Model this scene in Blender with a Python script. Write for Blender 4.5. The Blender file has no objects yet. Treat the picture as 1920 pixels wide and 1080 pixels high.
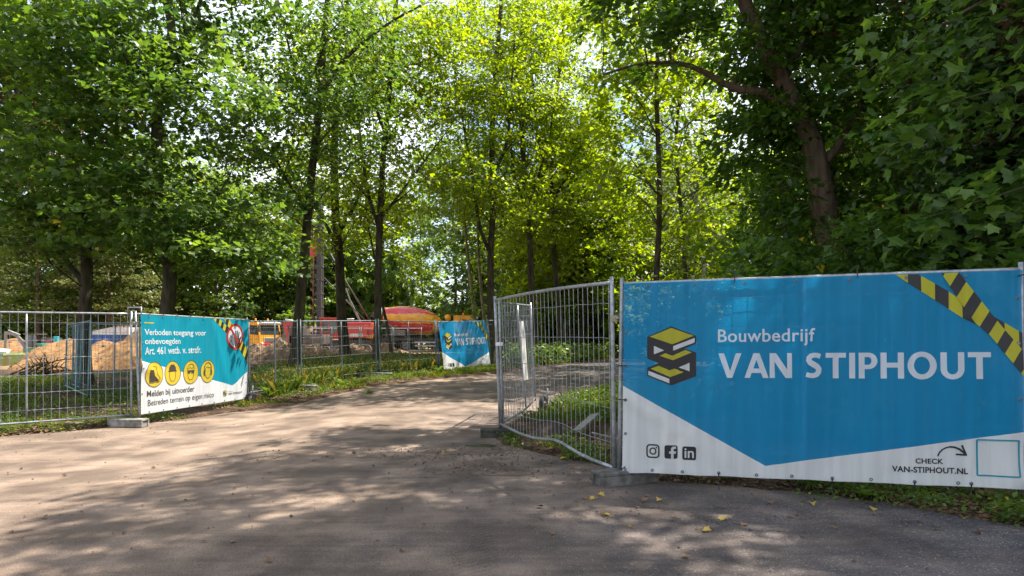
import bpy, bmesh, math, random
import numpy as np
from mathutils import Vector, Matrix, Euler

rnd = random.Random(7)
S = bpy.context.scene
COL = S.collection
PI = math.pi

# ------------------------------------------------------------ camera, sky, sun, exposure
EYE = 1.55
cam_d = bpy.data.cameras.new('camera')
cam = bpy.data.objects.new('camera', cam_d)
COL.objects.link(cam)
cam.location = (0, 0, EYE)
cam.rotation_euler = (PI / 2, 0, 0)
cam_d.sensor_width = 36.0
cam_d.lens = 22.5
cam_d.shift_y = 95 / 1920
cam_d.clip_start = 0.05
cam_d.clip_end = 2000
S.camera = cam

SUN_DIR = Vector((1.07, 0.63, 2.1)).normalized()      # towards the sun
SUN_ELEV = math.asin(SUN_DIR.z)
SUN_ROT = math.atan2(SUN_DIR.x, SUN_DIR.y)
W = bpy.data.worlds.new('World')
S.world = W
W.use_nodes = True
nt = W.node_tree
nt.nodes.clear()
wo = nt.nodes.new('ShaderNodeOutputWorld')
bg = nt.nodes.new('ShaderNodeBackground')
sky = nt.nodes.new('ShaderNodeTexSky')
sky.sky_type = 'NISHITA'
sky.sun_disc = False
sky.sun_elevation = SUN_ELEV
sky.sun_rotation = SUN_ROT
tc = nt.nodes.new('ShaderNodeTexCoord')
cl = nt.nodes.new('ShaderNodeTexNoise')
cl.inputs['Scale'].default_value = 2.6
cl.inputs['Detail'].default_value = 7
cl.inputs['Roughness'].default_value = 0.6
cr = nt.nodes.new('ShaderNodeValToRGB')
cr.color_ramp.elements[0].position = 0.40
cr.color_ramp.elements[1].position = 0.62
mx = nt.nodes.new('ShaderNodeMix')
mx.data_type = 'RGBA'
mx.inputs[7].default_value = (8.5, 8.8, 9.4, 1)
nt.links.new(tc.outputs['Generated'], cl.inputs['Vector'])
nt.links.new(cl.outputs['Fac'], cr.inputs['Fac'])
nt.links.new(cr.outputs['Color'], mx.inputs[0])
nt.links.new(sky.outputs['Color'], mx.inputs[6])
nt.links.new(mx.outputs[2], bg.inputs['Color'])
bg.inputs['Strength'].default_value = 0.092
nt.links.new(bg.outputs['Background'], wo.inputs['Surface'])

sun_d = bpy.data.lights.new('sun', 'SUN')
sun_d.energy = 5.0
sun_d.angle = math.radians(0.55)
sun_d.color = (1.0, 0.93, 0.82)
sun = bpy.data.objects.new('sun', sun_d)
COL.objects.link(sun)
sun.rotation_euler = (-SUN_DIR).to_track_quat('-Z', 'Y').to_euler()
sun.location = (20, 12, 40)

S.view_settings.view_transform = 'Standard'
S.view_settings.look = 'None'
S.view_settings.exposure = 1.42
S.view_settings.gamma = 1.0
S.view_settings.use_curve_mapping = False
S.render.engine = 'CYCLES'
S.cycles.max_bounces = 7
S.cycles.diffuse_bounces = 3
S.cycles.glossy_bounces = 2
S.cycles.transmission_bounces = 5
S.cycles.transparent_max_bounces = 10
S.cycles.caustics_reflective = False
S.cycles.caustics_refractive = False
S.cycles.use_denoising = True
S.cycles.sample_clamp_indirect = 6.0

# ------------------------------------------------------------ helpers
def at(px, py, d):
    """a point seen at (px, py) of the 1920x1080 survey photo, d metres ahead"""
    return Vector(((px - 960) * d / 1200.0, d, EYE + (635 - py) * d / 1200.0))

def srgb(r, g, b):
    f = lambda c: (c / 12.92 if c <= 0.04045 else ((c + 0.055) / 1.055) ** 2.4)
    return (f(r / 255), f(g / 255), f(b / 255))

def tag(o, label=None, cat=None, group=None, kind=None):
    if label: o['label'] = label
    if cat: o['category'] = cat
    if group: o['group'] = group
    if kind: o['kind'] = kind
    return o

def empty(name, loc=(0, 0, 0), rz=0.0, label=None, cat=None, group=None):
    o = bpy.data.objects.new(name, None)
    o.empty_display_size = 0.2
    o.location = loc
    o.rotation_euler = (0, 0, rz)
    COL.objects.link(o)
    return tag(o, label, cat, group)

def copy_tree(o, parent=None):
    c = o.copy()
    COL.objects.link(c)
    if parent: c.parent = parent
    for ch in list(o.children):
        copy_tree(ch, c)
    return c

MATS = {}
def pm(name, c1, c2=None, scale=6.0, rough=0.6, metal=0.0, bump=0.0, bscale=None, detail=5, contrast=(0.35, 0.68),
       spec=0.5, coat=0.0, trans=0.0, thru=0.0, dirt=None, dscale=1.5, damt=0.4, stretch=(1, 1, 1)):
    """procedural surface: two colours mixed by noise, optional dirt patches, bump"""
    if name in MATS: return MATS[name]
    m = bpy.data.materials.new(name)
    m.use_nodes = True
    n = m.node_tree.nodes; l = m.node_tree.links
    b = n['Principled BSDF']
    b.inputs['Roughness'].default_value = rough
    b.inputs['Metallic'].default_value = metal
    b.inputs['Specular IOR Level'].default_value = spec
    b.inputs['Coat Weight'].default_value = coat
    if c2 is None: c2 = tuple(c * 0.8 for c in c1)
    t = n.new('ShaderNodeTexCoord')
    mp = n.new('ShaderNodeMapping'); mp.inputs['Scale'].default_value = stretch
    l.new(t.outputs['Object'], mp.inputs['Vector'])
    no = n.new('ShaderNodeTexNoise'); no.inputs['Scale'].default_value = scale; no.inputs['Detail'].default_value = detail
    l.new(mp.outputs['Vector'], no.inputs['Vector'])
    r = n.new('ShaderNodeValToRGB')
    r.color_ramp.elements[0].position = contrast[0]; r.color_ramp.elements[1].position = contrast[1]
    r.color_ramp.elements[0].color = (*c1, 1); r.color_ramp.elements[1].color = (*c2, 1)
    l.new(no.outputs['Fac'], r.inputs['Fac'])
    out = r.outputs['Color']
    if dirt:
        dn = n.new('ShaderNodeTexNoise'); dn.inputs['Scale'].default_value = dscale; dn.inputs['Detail'].default_value = 6
        l.new(mp.outputs['Vector'], dn.inputs['Vector'])
        dr = n.new('ShaderNodeValToRGB'); dr.color_ramp.elements[0].position = 0.45; dr.color_ramp.elements[1].position = 0.7
        dr.color_ramp.elements[1].color = (damt, damt, damt, 1)
        l.new(dn.outputs['Fac'], dr.inputs['Fac'])
        mi = n.new('ShaderNodeMix'); mi.data_type = 'RGBA'; mi.inputs[7].default_value = (*dirt, 1)
        l.new(dr.outputs['Color'], mi.inputs[0]); l.new(out, mi.inputs[6])
        out = mi.outputs[2]
    l.new(out, b.inputs['Base Color'])
    if bump:
        bn = n.new('ShaderNodeTexNoise'); bn.inputs['Scale'].default_value = bscale or scale * 3; bn.inputs['Detail'].default_value = 6
        l.new(mp.outputs['Vector'], bn.inputs['Vector'])
        bu = n.new('ShaderNodeBump'); bu.inputs['Strength'].default_value = bump; bu.inputs['Distance'].default_value = 0.02
        l.new(bn.outputs['Fac'], bu.inputs['Height']); l.new(bu.outputs['Normal'], b.inputs['Normal'])
    if trans:
        tr = n.new('ShaderNodeBsdfTranslucent'); l.new(out, tr.inputs['Color'])
        ms = n.new('ShaderNodeMixShader'); ms.inputs[0].default_value = trans
        l.new(b.outputs[0], ms.inputs[1]); l.new(tr.outputs[0], ms.inputs[2])
        fin = ms.outputs[0]
        if thru:                                                    # open weave: a little of what is behind shows
            tp_ = n.new('ShaderNodeBsdfTransparent'); m3 = n.new('ShaderNodeMixShader'); m3.inputs[0].default_value = thru
            l.new(fin, m3.inputs[1]); l.new(tp_.outputs[0], m3.inputs[2]); fin = m3.outputs[0]
        l.new(fin, n['Material Output'].inputs['Surface'])
    MATS[name] = m
    return m

def leafmat(name, dark, light, trans=0.45, tcol=1.6, rough=0.45):
    """leaf: gloss + translucency, hue from a per-leaf random attribute"""
    m = bpy.data.materials.new(name); m.use_nodes = True
    n = m.node_tree.nodes; l = m.node_tree.links
    b = n['Principled BSDF']; b.inputs['Roughness'].default_value = rough; b.inputs['Specular IOR Level'].default_value = 0.45
    a = n.new('ShaderNodeAttribute'); a.attribute_name = 'tint'
    r = n.new('ShaderNodeValToRGB')
    r.color_ramp.elements[0].color = (*dark, 1); r.color_ramp.elements[1].color = (*light, 1)
    e = r.color_ramp.elements.new(0.97); e.color = (*light, 1)
    r.color_ramp.elements[-1].color = (0.42, 0.33, 0.04, 1)
    l.new(a.outputs['Fac'], r.inputs['Fac'])
    l.new(r.outputs['Color'], b.inputs['Base Color'])
    hs = n.new('ShaderNodeHueSaturation'); hs.inputs['Hue'].default_value = 0.487; hs.inputs['Saturation'].default_value = 1.08; hs.inputs['Value'].default_value = tcol
    l.new(r.outputs['Color'], hs.inputs['Color'])
    tr = n.new('ShaderNodeBsdfTranslucent'); l.new(hs.outputs['Color'], tr.inputs['Color'])
    ms = n.new('ShaderNodeMixShader'); ms.inputs[0].default_value = trans
    l.new(b.outputs[0], ms.inputs[1]); l.new(tr.outputs[0], ms.inputs[2])
    l.new(ms.outputs[0], n['Material Output'].inputs['Surface'])
    return m

class MB:
    """collects boxes, bars, tubes, prisms and lathes; build() links them as ONE mesh object"""
    def __init__(s): s.v = []; s.f = []; s.mi = []; s.sm = []
    def add(s, vs, fs, mi=0, smooth=False):
        k = len(s.v); s.v += [tuple(p) for p in vs]
        for f in fs:
            s.f.append(tuple(i + k for i in f)); s.mi.append(mi); s.sm.append(smooth)
        return s
    def box(s, c, size, rot=None, bev=0.0, mi=0):
        c = Vector(c); hx, hy, hz = size[0] / 2, size[1] / 2, size[2] / 2
        R = rot if rot is not None else Matrix.Identity(3)
        if isinstance(R, (tuple, list)): R = Euler(R).to_matrix()
        if bev <= 0:
            vs = [c + R @ Vector((x, y, z)) for z in (-hz, hz) for y in (-hy, hy) for x in (-hx, hx)]
            return s.add(vs, [(0, 2, 3, 1), (4, 5, 7, 6), (0, 1, 5, 4), (2, 6, 7, 3), (0, 4, 6, 2), (1, 3, 7, 5)], mi)
        bm = bmesh.new(); bmesh.ops.create_cube(bm, size=1.0)
        for v in bm.verts: v.co = Vector((v.co.x * hx * 2, v.co.y * hy * 2, v.co.z * hz * 2))
        bmesh.ops.bevel(bm, geom=bm.edges[:] , offset=bev, segments=2, affect='EDGES', profile=0.5)
        bm.verts.ensure_lookup_table()
        s.add([c + R @ v.co for v in bm.verts], [[v.index for v in f.verts] for f in bm.faces], mi)
        bm.free(); return s
    def tube(s, pts, r, n=6, mi=0, cap=True, smooth=True):
        pts = [Vector(p) for p in pts]
        if not isinstance(r, (list, tuple)): r = [r] * len(pts)
        vs = []; fs = []; prev = None
        for i, p in enumerate(pts):
            d = (pts[min(i + 1, len(pts) - 1)] - pts[max(i - 1, 0)])
            if d.length < 1e-9: d = Vector((0, 0, 1))
            d.normalize()
            if prev is None:
                a = Vector((1, 0, 0)) if abs(d.x) < 0.8 else Vector((0, 1, 0))
                u = d.cross(a).normalized()
            else:
                u = (prev - d * prev.dot(d))
                if u.length < 1e-6: u = d.orthogonal()
                u.normalize()
            prev = u; w = d.cross(u)
            for k in range(n):
                t = 2 * PI * k / n
                vs.append(p + (u * math.cos(t) + w * math.sin(t)) * r[i])
        for i in range(len(pts) - 1):
            for k in range(n):
                a = i * n + k; b = i * n + (k + 1) % n
                fs.append((a, b, b + n, a + n))
        if cap:
            fs.append(tuple(range(n - 1, -1, -1))); fs.append(tuple(range((len(pts) - 1) * n, len(pts) * n)))
        return s.add(vs, fs, mi, smooth)
    def bar(s, p0, p1, w, h, up=(0, 0, 1), mi=0):
        p0, p1 = Vector(p0), Vector(p1); d = (p1 - p0); L = d.length; d.normalize()
        up = Vector(up); sd = d.cross(up)
        if sd.length < 1e-6: sd = Vector((1, 0, 0))
        sd.normalize(); u = sd.cross(d)
        vs = [p + sd * a * w / 2 + u * b * h / 2 for p in (p0, p1) for a, b in ((-1, -1), (1, -1), (1, 1), (-1, 1))]
        return s.add(vs, [(0, 1, 2, 3)[::-1], (4, 5, 6, 7), (0, 1, 5, 4), (1, 2, 6, 5), (2, 3, 7, 6), (3, 0, 4, 7)], mi)
    def prism(s, poly, y0, y1, mi=0, axis='y'):
        """poly in the x-z plane pushed along y (or the named axis)"""
        n = len(poly)
        def P(a, b, c): return (a, c, b) if axis == 'y' else ((c, a, b) if axis == 'x' else (a, b, c))
        vs = [P(a, b, y0) for a, b in poly] + [P(a, b, y1) for a, b in poly]
        fs = [tuple(range(n)), tuple(range(2 * n - 1, n - 1, -1))] + [(i, i + n, (i + 1) % n + n, (i + 1) % n) for i in range(n)]
        return s.add(vs, fs, mi)
    def lathe(s, prof, c=(0, 0, 0), axis=(0, 0, 1), n=20, mi=0, mfun=None, smooth=True):
        """prof: list of (along, radius)"""
        c = Vector(c); d = Vector(axis).normalized(); u = d.orthogonal().normalized(); w = d.cross(u)
        k0 = len(s.v); vs = []
        for a, r in prof:
            for k in range(n):
                t = 2 * PI * k / n
                vs.append(c + d * a + (u * math.cos(t) + w * math.sin(t)) * max(r, 1e-4))
        s.v += [tuple(p) for p in vs]
        for i in range(len(prof) - 1):
            for k in range(n):
                a = k0 + i * n + k; b = k0 + i * n + (k + 1) % n
                s.f.append((a, b, b + n, a + n)); s.sm.append(smooth)
                s.mi.append(mfun(i, k) if mfun else mi)
        return s
    def ball(s, c, r, n=10, m=6, sc=(1, 1, 1), mi=0):
        c = Vector(c); vs = []; fs = []
        for i in range(m + 1):
            ph = PI * i / m
            for k in range(n):
                t = 2 * PI * k / n
                vs.append(c + Vector((math.sin(ph) * math.cos(t) * sc[0], math.sin(ph) * math.sin(t) * sc[1], math.cos(ph) * sc[2])) * r)
        for i in range(m):
            for k in range(n):
                a = i * n + k; b = i * n + (k + 1) % n
                fs.append((a, a + n, b + n, b))
        return s.add(vs, fs, mi, True)
    def build(s, name, mat, parent=None, world=False):
        """world=True: the vertices are world coordinates and the parent is unrotated"""
        me = bpy.data.meshes.new(name)
        vs = s.v
        off = Vector((0, 0, 0))
        if world and parent is not None:
            q = parent
            while q is not None: off += q.location; q = q.parent
            vs = [(p[0] - off.x, p[1] - off.y, p[2] - off.z) for p in s.v]
        me.from_pydata(vs, [], s.f)
        mats = mat if isinstance(mat, (list, tuple)) else [mat]
        for m in mats: me.materials.append(m)
        me.polygons.foreach_set('material_index', s.mi)
        me.polygons.foreach_set('use_smooth', s.sm)
        me.update()
        o = bpy.data.objects.new(name, me)
        COL.objects.link(o)
        if parent is not None: o.parent = parent
        return o

def np_mesh(name, V, F, mat, parent=None, tint=None, off=None, smooth=False):
    """numpy verts (n,3) + faces (m,k) -> mesh object; tint: per-face random number"""
    me = bpy.data.meshes.new(name)
    if off is not None: V = V - np.array(off)
    k = F.shape[1]
    me.vertices.add(len(V)); me.vertices.foreach_set('co', V.astype(np.float32).ravel())
    me.loops.add(F.size); me.loops.foreach_set('vertex_index', F.astype(np.int32).ravel())
    me.polygons.add(len(F))
    me.polygons.foreach_set('loop_start', np.arange(0, F.size, k, dtype=np.int32))
    me.polygons.foreach_set('use_smooth', np.full(len(F), smooth))
    me.update(calc_edges=True)
    if tint is not None:
        at_ = me.attributes.new('tint', 'FLOAT', 'FACE'); at_.data.foreach_set('value', tint.astype(np.float32))
    me.materials.append(mat)
    o = bpy.data.objects.new(name, me); COL.objects.link(o)
    if parent is not None: o.parent = parent
    return o

# value noise for terrain
def vnoise(x, y, seed=0):
    x = np.asarray(x, float); y = np.asarray(y, float)
    xi = np.floor(x); yi = np.floor(y); fx = x - xi; fy = y - yi
    fx = fx * fx * (3 - 2 * fx); fy = fy * fy * (3 - 2 * fy)
    def h(a, b):
        t = np.sin(a * 127.1 + b * 311.7 + seed * 74.7) * 43758.5453
        return t - np.floor(t)
    return (h(xi, yi) * (1 - fx) + h(xi + 1, yi) * fx) * (1 - fy) + (h(xi, yi + 1) * (1 - fx) + h(xi + 1, yi + 1) * fx) * fy
def fbm(x, y, seed=0, o=4):
    s = 0; a = 0.5
    for i in range(o):
        s = s + a * (vnoise(x, y, seed + i) - 0.5); x = x * 2.03; y = y * 2.03; a *= 0.5
    return s
def sst(a, b, x):
    t = np.clip((x - a) / (b - a), 0, 1); return t * t * (3 - 2 * t)
# ------------------------------------------------------------ the lie of the land
def g(x, y):
    x = np.asarray(x, float); y = np.asarray(y, float)
    ramp = 0.34 * sst(11, 30, y)
    dip = -0.17 * sst(-2.5, -6.0, x) * (1 - sst(15, 22, y)) * sst(4, 10, y)
    left = -0.22 * sst(-11, -20, x) * sst(14, 28, y)
    return ramp + dip + left
def gz(x, y): return float(g(x, y))

ROAD_L = [(-40, -6), (-24, 2.5), (-14, 8.2), (-8.9, 11.1), (-7.1, 13.1), (-6.3, 14.6), (-5.4, 15.7), (-4.9, 17.2), (-4.4, 18.6), (-2.8, 20.8), (-0.7, 23.5), (0.95, 26.4), (3.2, 31), (5.5, 36), (11, 46), (20, 60)]
ROAD_R = [(30, 52), (17, 38), (8, 27), (5, 22.5), (2.95, 19.2), (1.95, 17.6), (1.24, 15.8), (0.3, 13.2), (-0.3, 11.3), (-0.42, 10.2), (-0.2, 9.3), (0.35, 8.5), (1.25, 7.5), (1.5, 6.95), (2.3, 6.62), (3.1, 6.25), (3.8, 5.6), (4.3, 5.0), (5.3, 4.0), (9, 1.5), (20, -5)]
RP = np.array(ROAD_L + ROAD_R)
def road_dist(x, y):
    """signed distance to the road's edge, positive inside"""
    x = np.asarray(x, float); y = np.asarray(y, float)
    sh = x.shape; x = x.ravel(); y = y.ravel()
    best = np.full(x.shape, 1e9); ins = np.zeros(x.shape, bool)
    n = len(RP)
    for i in range(n):
        ax, ay = RP[i]; bx, by = RP[(i + 1) % n]
        dx, dy = bx - ax, by - ay
        t = np.clip(((x - ax) * dx + (y - ay) * dy) / (dx * dx + dy * dy + 1e-12), 0, 1)
        best = np.minimum(best, np.hypot(x - ax - t * dx, y - ay - t * dy))
        c = ((ay > y) != (by > y))
        with np.errstate(divide='ignore', invalid='ignore'):
            xi = (bx - ax) * (y - ay) / (by - ay + 1e-12) + ax
        ins ^= c & (x < xi)
    return np.where(ins, best, -best).reshape(sh)

def bumps(x, y):
    """mounds, ruts and the hollow behind the left fence"""
    b = 0.07 * fbm(x * 1.1, y * 1.1, 3) + 0.035 * fbm(x * 4.3, y * 4.3, 9)
    return b

def gz_soil(x, y):
    d = road_dist(x, y)
    e = d + 0.22 * fbm(np.asarray(x) * 1.7, np.asarray(y) * 1.7, 21) + 0.10 * fbm(np.asarray(x) * 6, np.asarray(y) * 6, 5)
    k = sst(0.10, -0.22, e)
    return g(x, y) - 0.05 + k * (0.085 + bumps(x, y)) + 0.0 * d

def grid_mesh(name, xs, ys, zf, mat):
    X, Y = np.meshgrid(xs, ys); Z = zf(X, Y)
    V = np.stack([X, Y, Z], -1).reshape(-1, 3)
    nx, ny = len(xs), len(ys)
    i = np.arange(nx * ny).reshape(ny, nx)
    F = np.stack([i[:-1, :-1], i[:-1, 1:], i[1:, 1:], i[1:, :-1]], -1).reshape(-1, 4)
    return np_mesh(name, V, F, mat, smooth=True)

def graded(lo, hi, a, b, fine, k=1.25):
    """coordinates fine between a and b, growing outside"""
    c = list(np.arange(a, b, fine)); st = fine; p = a
    while p > lo:
        st *= k; p -= st; c.insert(0, p)
    st = fine; p = c[-1]
    while p < hi:
        st *= k; p += st; c.append(p)
    return np.array(c)

# soil and sand of the ground
def soil_material():
    m = bpy.data.materials.new('soil'); m.use_nodes = True
    n = m.node_tree.nodes; l = m.node_tree.links; b = n['Principled BSDF']
    b.inputs['Roughness'].default_value = 0.95; b.inputs['Specular IOR Level'].default_value = 0.15
    t = n.new('ShaderNodeTexCoord')
    def noise(s, d=6):
        q = n.new('ShaderNodeTexNoise'); q.inputs['Scale'].default_value = s; q.inputs['Detail'].default_value = d
        l.new(t.outputs['Object'], q.inputs['Vector']); return q
    def ramp(src, stops):
        r = n.new('ShaderNodeValToRGB'); e = r.color_ramp.elements
        e[0].position, e[0].color = stops[0][0], (*stops[0][1], 1)
        e[1].position, e[1].color = stops[-1][0], (*stops[-1][1], 1)
        for p, c in stops[1:-1]:
            q = e.new(p); q.color = (*c, 1)
        l.new(src, r.inputs['Fac']); return r
    n1 = noise(3.0); r1 = ramp(n1.outputs['Fac'], [(0.3, (0.035, 0.024, 0.016)), (0.5, (0.085, 0.055, 0.036)), (0.7, (0.17, 0.115, 0.075))])
    n2 = noise(26, 4); r2 = ramp(n2.outputs['Fac'], [(0.42, (0.35, 0.35, 0.35)), (0.72, (1.5, 1.4, 1.25))])
    mu = n.new('ShaderNodeMix'); mu.data_type = 'RGBA'; mu.blend_type = 'MULTIPLY'; mu.inputs[0].default_value = 1
    l.new(r1.outputs['Color'], mu.inputs[6]); l.new(r2.outputs['Color'], mu.inputs[7])
    # the building site beyond the trees is bare sand
    sx = n.new('ShaderNodeSeparateXYZ'); l.new(t.outputs['Object'], sx.inputs[0])
    n3 = noise(0.35, 4)
    ad = n.new('ShaderNodeMath'); ad.operation = 'MULTIPLY_ADD'; ad.inputs[1].default_value = 10; l.new(n3.outputs['Fac'], ad.inputs[0]); l.new(sx.outputs['Y'], ad.inputs[2])
    mr = n.new('ShaderNodeMapRange'); mr.inputs['From Min'].default_value = 34; mr.inputs['From Max'].default_value = 37.5
    l.new(ad.outputs[0], mr.inputs['Value'])
    mx_ = n.new('ShaderNodeMapRange'); mx_.inputs['From Min'].default_value = 2; mx_.inputs['From Max'].default_value = -3
    l.new(sx.outputs['X'], mx_.inputs['Value'])
    mm = n.new('ShaderNodeMath'); mm.operation = 'MULTIPLY'; l.new(mr.outputs[0], mm.inputs[0]); l.new(mx_.outputs[0], mm.inputs[1])
    n4 = noise(1.2); r4 = ramp(n4.outputs['Fac'], [(0.3, (0.26, 0.17, 0.095)), (0.7, (0.46, 0.34, 0.21))])
    mi = n.new('ShaderNodeMix'); mi.data_type = 'RGBA'; l.new(mm.outputs[0], mi.inputs[0]); l.new(mu.outputs[2], mi.inputs[6]); l.new(r4.outputs['Color'], mi.inputs[7])
    l.new(mi.outputs[2], b.inputs['Base Color'])
    bu = n.new('ShaderNodeBump'); bu.inputs['Strength'].default_value = 0.9; bu.inputs['Distance'].default_value = 0.03
    l.new(n2.outputs['Fac'], bu.inputs['Height']); l.new(bu.outputs['Normal'], b.inputs['Normal'])
    return m

def road_material():
    m = bpy.data.materials.new('asphalt'); m.use_nodes = True
    n = m.node_tree.nodes; l = m.node_tree.links; b = n['Principled BSDF']
    t = n.new('ShaderNodeTexCoord')
    def noise(s, d=6, st=(1, 1, 1), rot=0):
        mp = n.new('ShaderNodeMapping'); mp.inputs['Scale'].default_value = st; mp.inputs['Rotation'].default_value = (0, 0, rot)
        l.new(t.outputs['Object'], mp.inputs['Vector'])
        q = n.new('ShaderNodeTexNoise'); q.inputs['Scale'].default_value = s; q.inputs['Detail'].default_value = d
        l.new(mp.outputs['Vector'], q.inputs['Vector']); return q
    def math_(op, a, b_=None, c=None):
        q = n.new('ShaderNodeMath'); q.operation = op
        for i, v in enumerate((a, b_, c)):
            if v is None: continue
            if isinstance(v, (int, float)): q.inputs[i].default_value = v
            else: l.new(v, q.inputs[i])
        return q.outputs[0]
    sx = n.new('ShaderNodeSeparateXYZ'); l.new(t.outputs['Object'], sx.inputs[0])
    # tan dust tone mixed over the asphalt by noise, stronger towards the left
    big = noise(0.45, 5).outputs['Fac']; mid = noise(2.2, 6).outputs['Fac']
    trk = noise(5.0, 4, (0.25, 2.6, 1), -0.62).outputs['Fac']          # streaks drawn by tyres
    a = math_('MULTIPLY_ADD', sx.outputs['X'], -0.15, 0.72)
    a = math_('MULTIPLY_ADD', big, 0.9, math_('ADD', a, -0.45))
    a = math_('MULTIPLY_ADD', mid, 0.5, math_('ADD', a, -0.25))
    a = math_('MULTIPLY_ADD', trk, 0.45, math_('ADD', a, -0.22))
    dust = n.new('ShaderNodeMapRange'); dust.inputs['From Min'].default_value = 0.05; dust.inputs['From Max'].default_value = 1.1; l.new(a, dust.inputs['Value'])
    fine = noise(190, 3).outputs['Fac']
    vr = n.new('ShaderNodeTexVoronoi'); vr.inputs['Scale'].default_value = 95; l.new(t.outputs['Object'], vr.inputs['Vector'])
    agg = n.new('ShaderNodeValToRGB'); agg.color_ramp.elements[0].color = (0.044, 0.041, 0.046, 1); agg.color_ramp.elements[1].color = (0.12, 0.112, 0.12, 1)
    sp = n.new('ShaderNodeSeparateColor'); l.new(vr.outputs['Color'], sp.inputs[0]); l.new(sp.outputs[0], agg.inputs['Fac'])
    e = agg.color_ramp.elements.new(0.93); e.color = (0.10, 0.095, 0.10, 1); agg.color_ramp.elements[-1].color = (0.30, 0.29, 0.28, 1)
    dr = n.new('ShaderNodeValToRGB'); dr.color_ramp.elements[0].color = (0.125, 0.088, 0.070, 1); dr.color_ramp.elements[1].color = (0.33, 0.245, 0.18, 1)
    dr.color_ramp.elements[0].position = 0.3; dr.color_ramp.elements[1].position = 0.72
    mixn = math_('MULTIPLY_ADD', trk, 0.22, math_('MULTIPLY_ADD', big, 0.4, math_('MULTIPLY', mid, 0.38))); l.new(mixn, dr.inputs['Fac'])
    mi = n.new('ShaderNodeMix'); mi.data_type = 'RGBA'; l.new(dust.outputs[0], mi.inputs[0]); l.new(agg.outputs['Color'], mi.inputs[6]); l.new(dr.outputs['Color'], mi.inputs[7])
    # dark grit and crumbs
    gr = noise(42, 3).outputs['Fac']
    gm = n.new('ShaderNodeMapRange'); gm.inputs['From Min'].default_value = 0.68; gm.inputs['From Max'].default_value = 0.74; l.new(gr, gm.inputs['Value'])
    gd = math_('MULTIPLY', gm.outputs[0], 0.6)
    m2 = n.new('ShaderNodeMix'); m2.data_type = 'RGBA'; l.new(gd, m2.inputs[0]); l.new(mi.outputs[2], m2.inputs[6]); m2.inputs[7].default_value = (0.05, 0.035, 0.026, 1)
    # worn blotches and tyre prints
    bl = noise(1.1, 8).outputs['Fac']; bm_ = n.new('ShaderNodeMapRange'); bm_.inputs['From Min'].default_value = 0.40; bm_.inputs['From Max'].default_value = 0.66; bm_.inputs['To Min'].default_value = 0.62; bm_.inputs['To Max'].default_value = 1.15; l.new(bl, bm_.inputs['Value'])
    wv = n.new('ShaderNodeTexWave'); wv.inputs['Scale'].default_value = 5.2; wv.inputs['Distortion'].default_value = 1.6; wv.inputs['Detail'].default_value = 3; wv.bands_direction = 'X'
    wm = n.new('ShaderNodeMapping'); wm.inputs['Rotation'].default_value = (0, 0, 0.95); l.new(t.outputs['Object'], wm.inputs['Vector']); l.new(wm.outputs['Vector'], wv.inputs['Vector'])
    lane = noise(0.9, 3, (2.2, .22, 1), 0.62).outputs['Fac']; lm_ = n.new('ShaderNodeMapRange'); lm_.inputs['From Min'].default_value = .56; lm_.inputs['From Max'].default_value = .64; l.new(lane, lm_.inputs['Value'])
    tread = math_('MULTIPLY', math_('MULTIPLY', wv.outputs['Fac'], lm_.outputs[0]), -0.16)
    spk = noise(120, 2).outputs['Fac']; sm_ = n.new('ShaderNodeMapRange'); sm_.inputs['From Min'].default_value = .35; sm_.inputs['From Max'].default_value = .65; sm_.inputs['To Min'].default_value = .68; sm_.inputs['To Max'].default_value = 1.3; l.new(spk, sm_.inputs['Value'])
    tone = math_('MULTIPLY', math_('ADD', bm_.outputs[0], tread), sm_.outputs[0])
    vm = n.new('ShaderNodeVectorMath'); vm.operation = 'SCALE'; l.new(m2.outputs[2], vm.inputs[0]); l.new(tone, vm.inputs['Scale'])
    l.new(vm.outputs['Vector'], b.inputs['Base Color'])
    b.inputs['Roughness'].default_value = 0.9; b.inputs['Specular IOR Level'].default_value = 0.25
    h = math_('MULTIPLY_ADD', fine, 0.5, math_('MULTIPLY', vr.outputs['Distance'], -0.4))
    h = math_('MULTIPLY_ADD', mid, 1.2, h)
    bu = n.new('ShaderNodeBump'); bu.inputs['Strength'].default_value = 0.8; bu.inputs['Distance'].default_value = 0.015
    l.new(h, bu.inputs['Height']); l.new(bu.outputs['Normal'], b.inputs['Normal'])
    return m

xs = graded(-320, 320, -14, 9, 0.13); ys = graded(-60, 420, 3.5, 31, 0.13)
tag(grid_mesh('ground', xs, ys, gz_soil, soil_material()), kind='structure')
xs = graded(-40, 34, -12, 8, 0.3, 1.15); ys = graded(-8, 60, 1, 30, 0.3, 1.15)
def road_z(x, y):
    d = road_dist(x, y)
    return g(x, y) + 0.012 * fbm(np.asarray(x) * 0.6, np.asarray(y) * 0.6, 2) - 0.25 * sst(-0.4, -1.2, d)
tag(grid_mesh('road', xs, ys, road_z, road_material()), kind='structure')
# ------------------------------------------------------------ leaves and trees
R_ = np.random.default_rng(11)
MAPLE = np.array([(0, 0), (.18, .02), (.50, .08), (.44, .31), (.60, .62), (.29, .58), (0, 1.0), (-.29, .58), (-.60, .62), (-.44, .31), (-.50, .08), (-.18, .02)])
LEAF6 = np.array([(0, 0), (.52, .28), (.26, .5), (0, 1.0), (-.26, .5), (-.52, .28)])
LEAF4 = np.array([(0, 0), (.38, .45), (0, 1.0), (-.38, .45)])
OAK = np.array([(0, 0), (.22, .35), (.17, .5), (.28, .72), (0, 1.0), (-.28, .72), (-.17, .5), (-.22, .35)])

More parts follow.
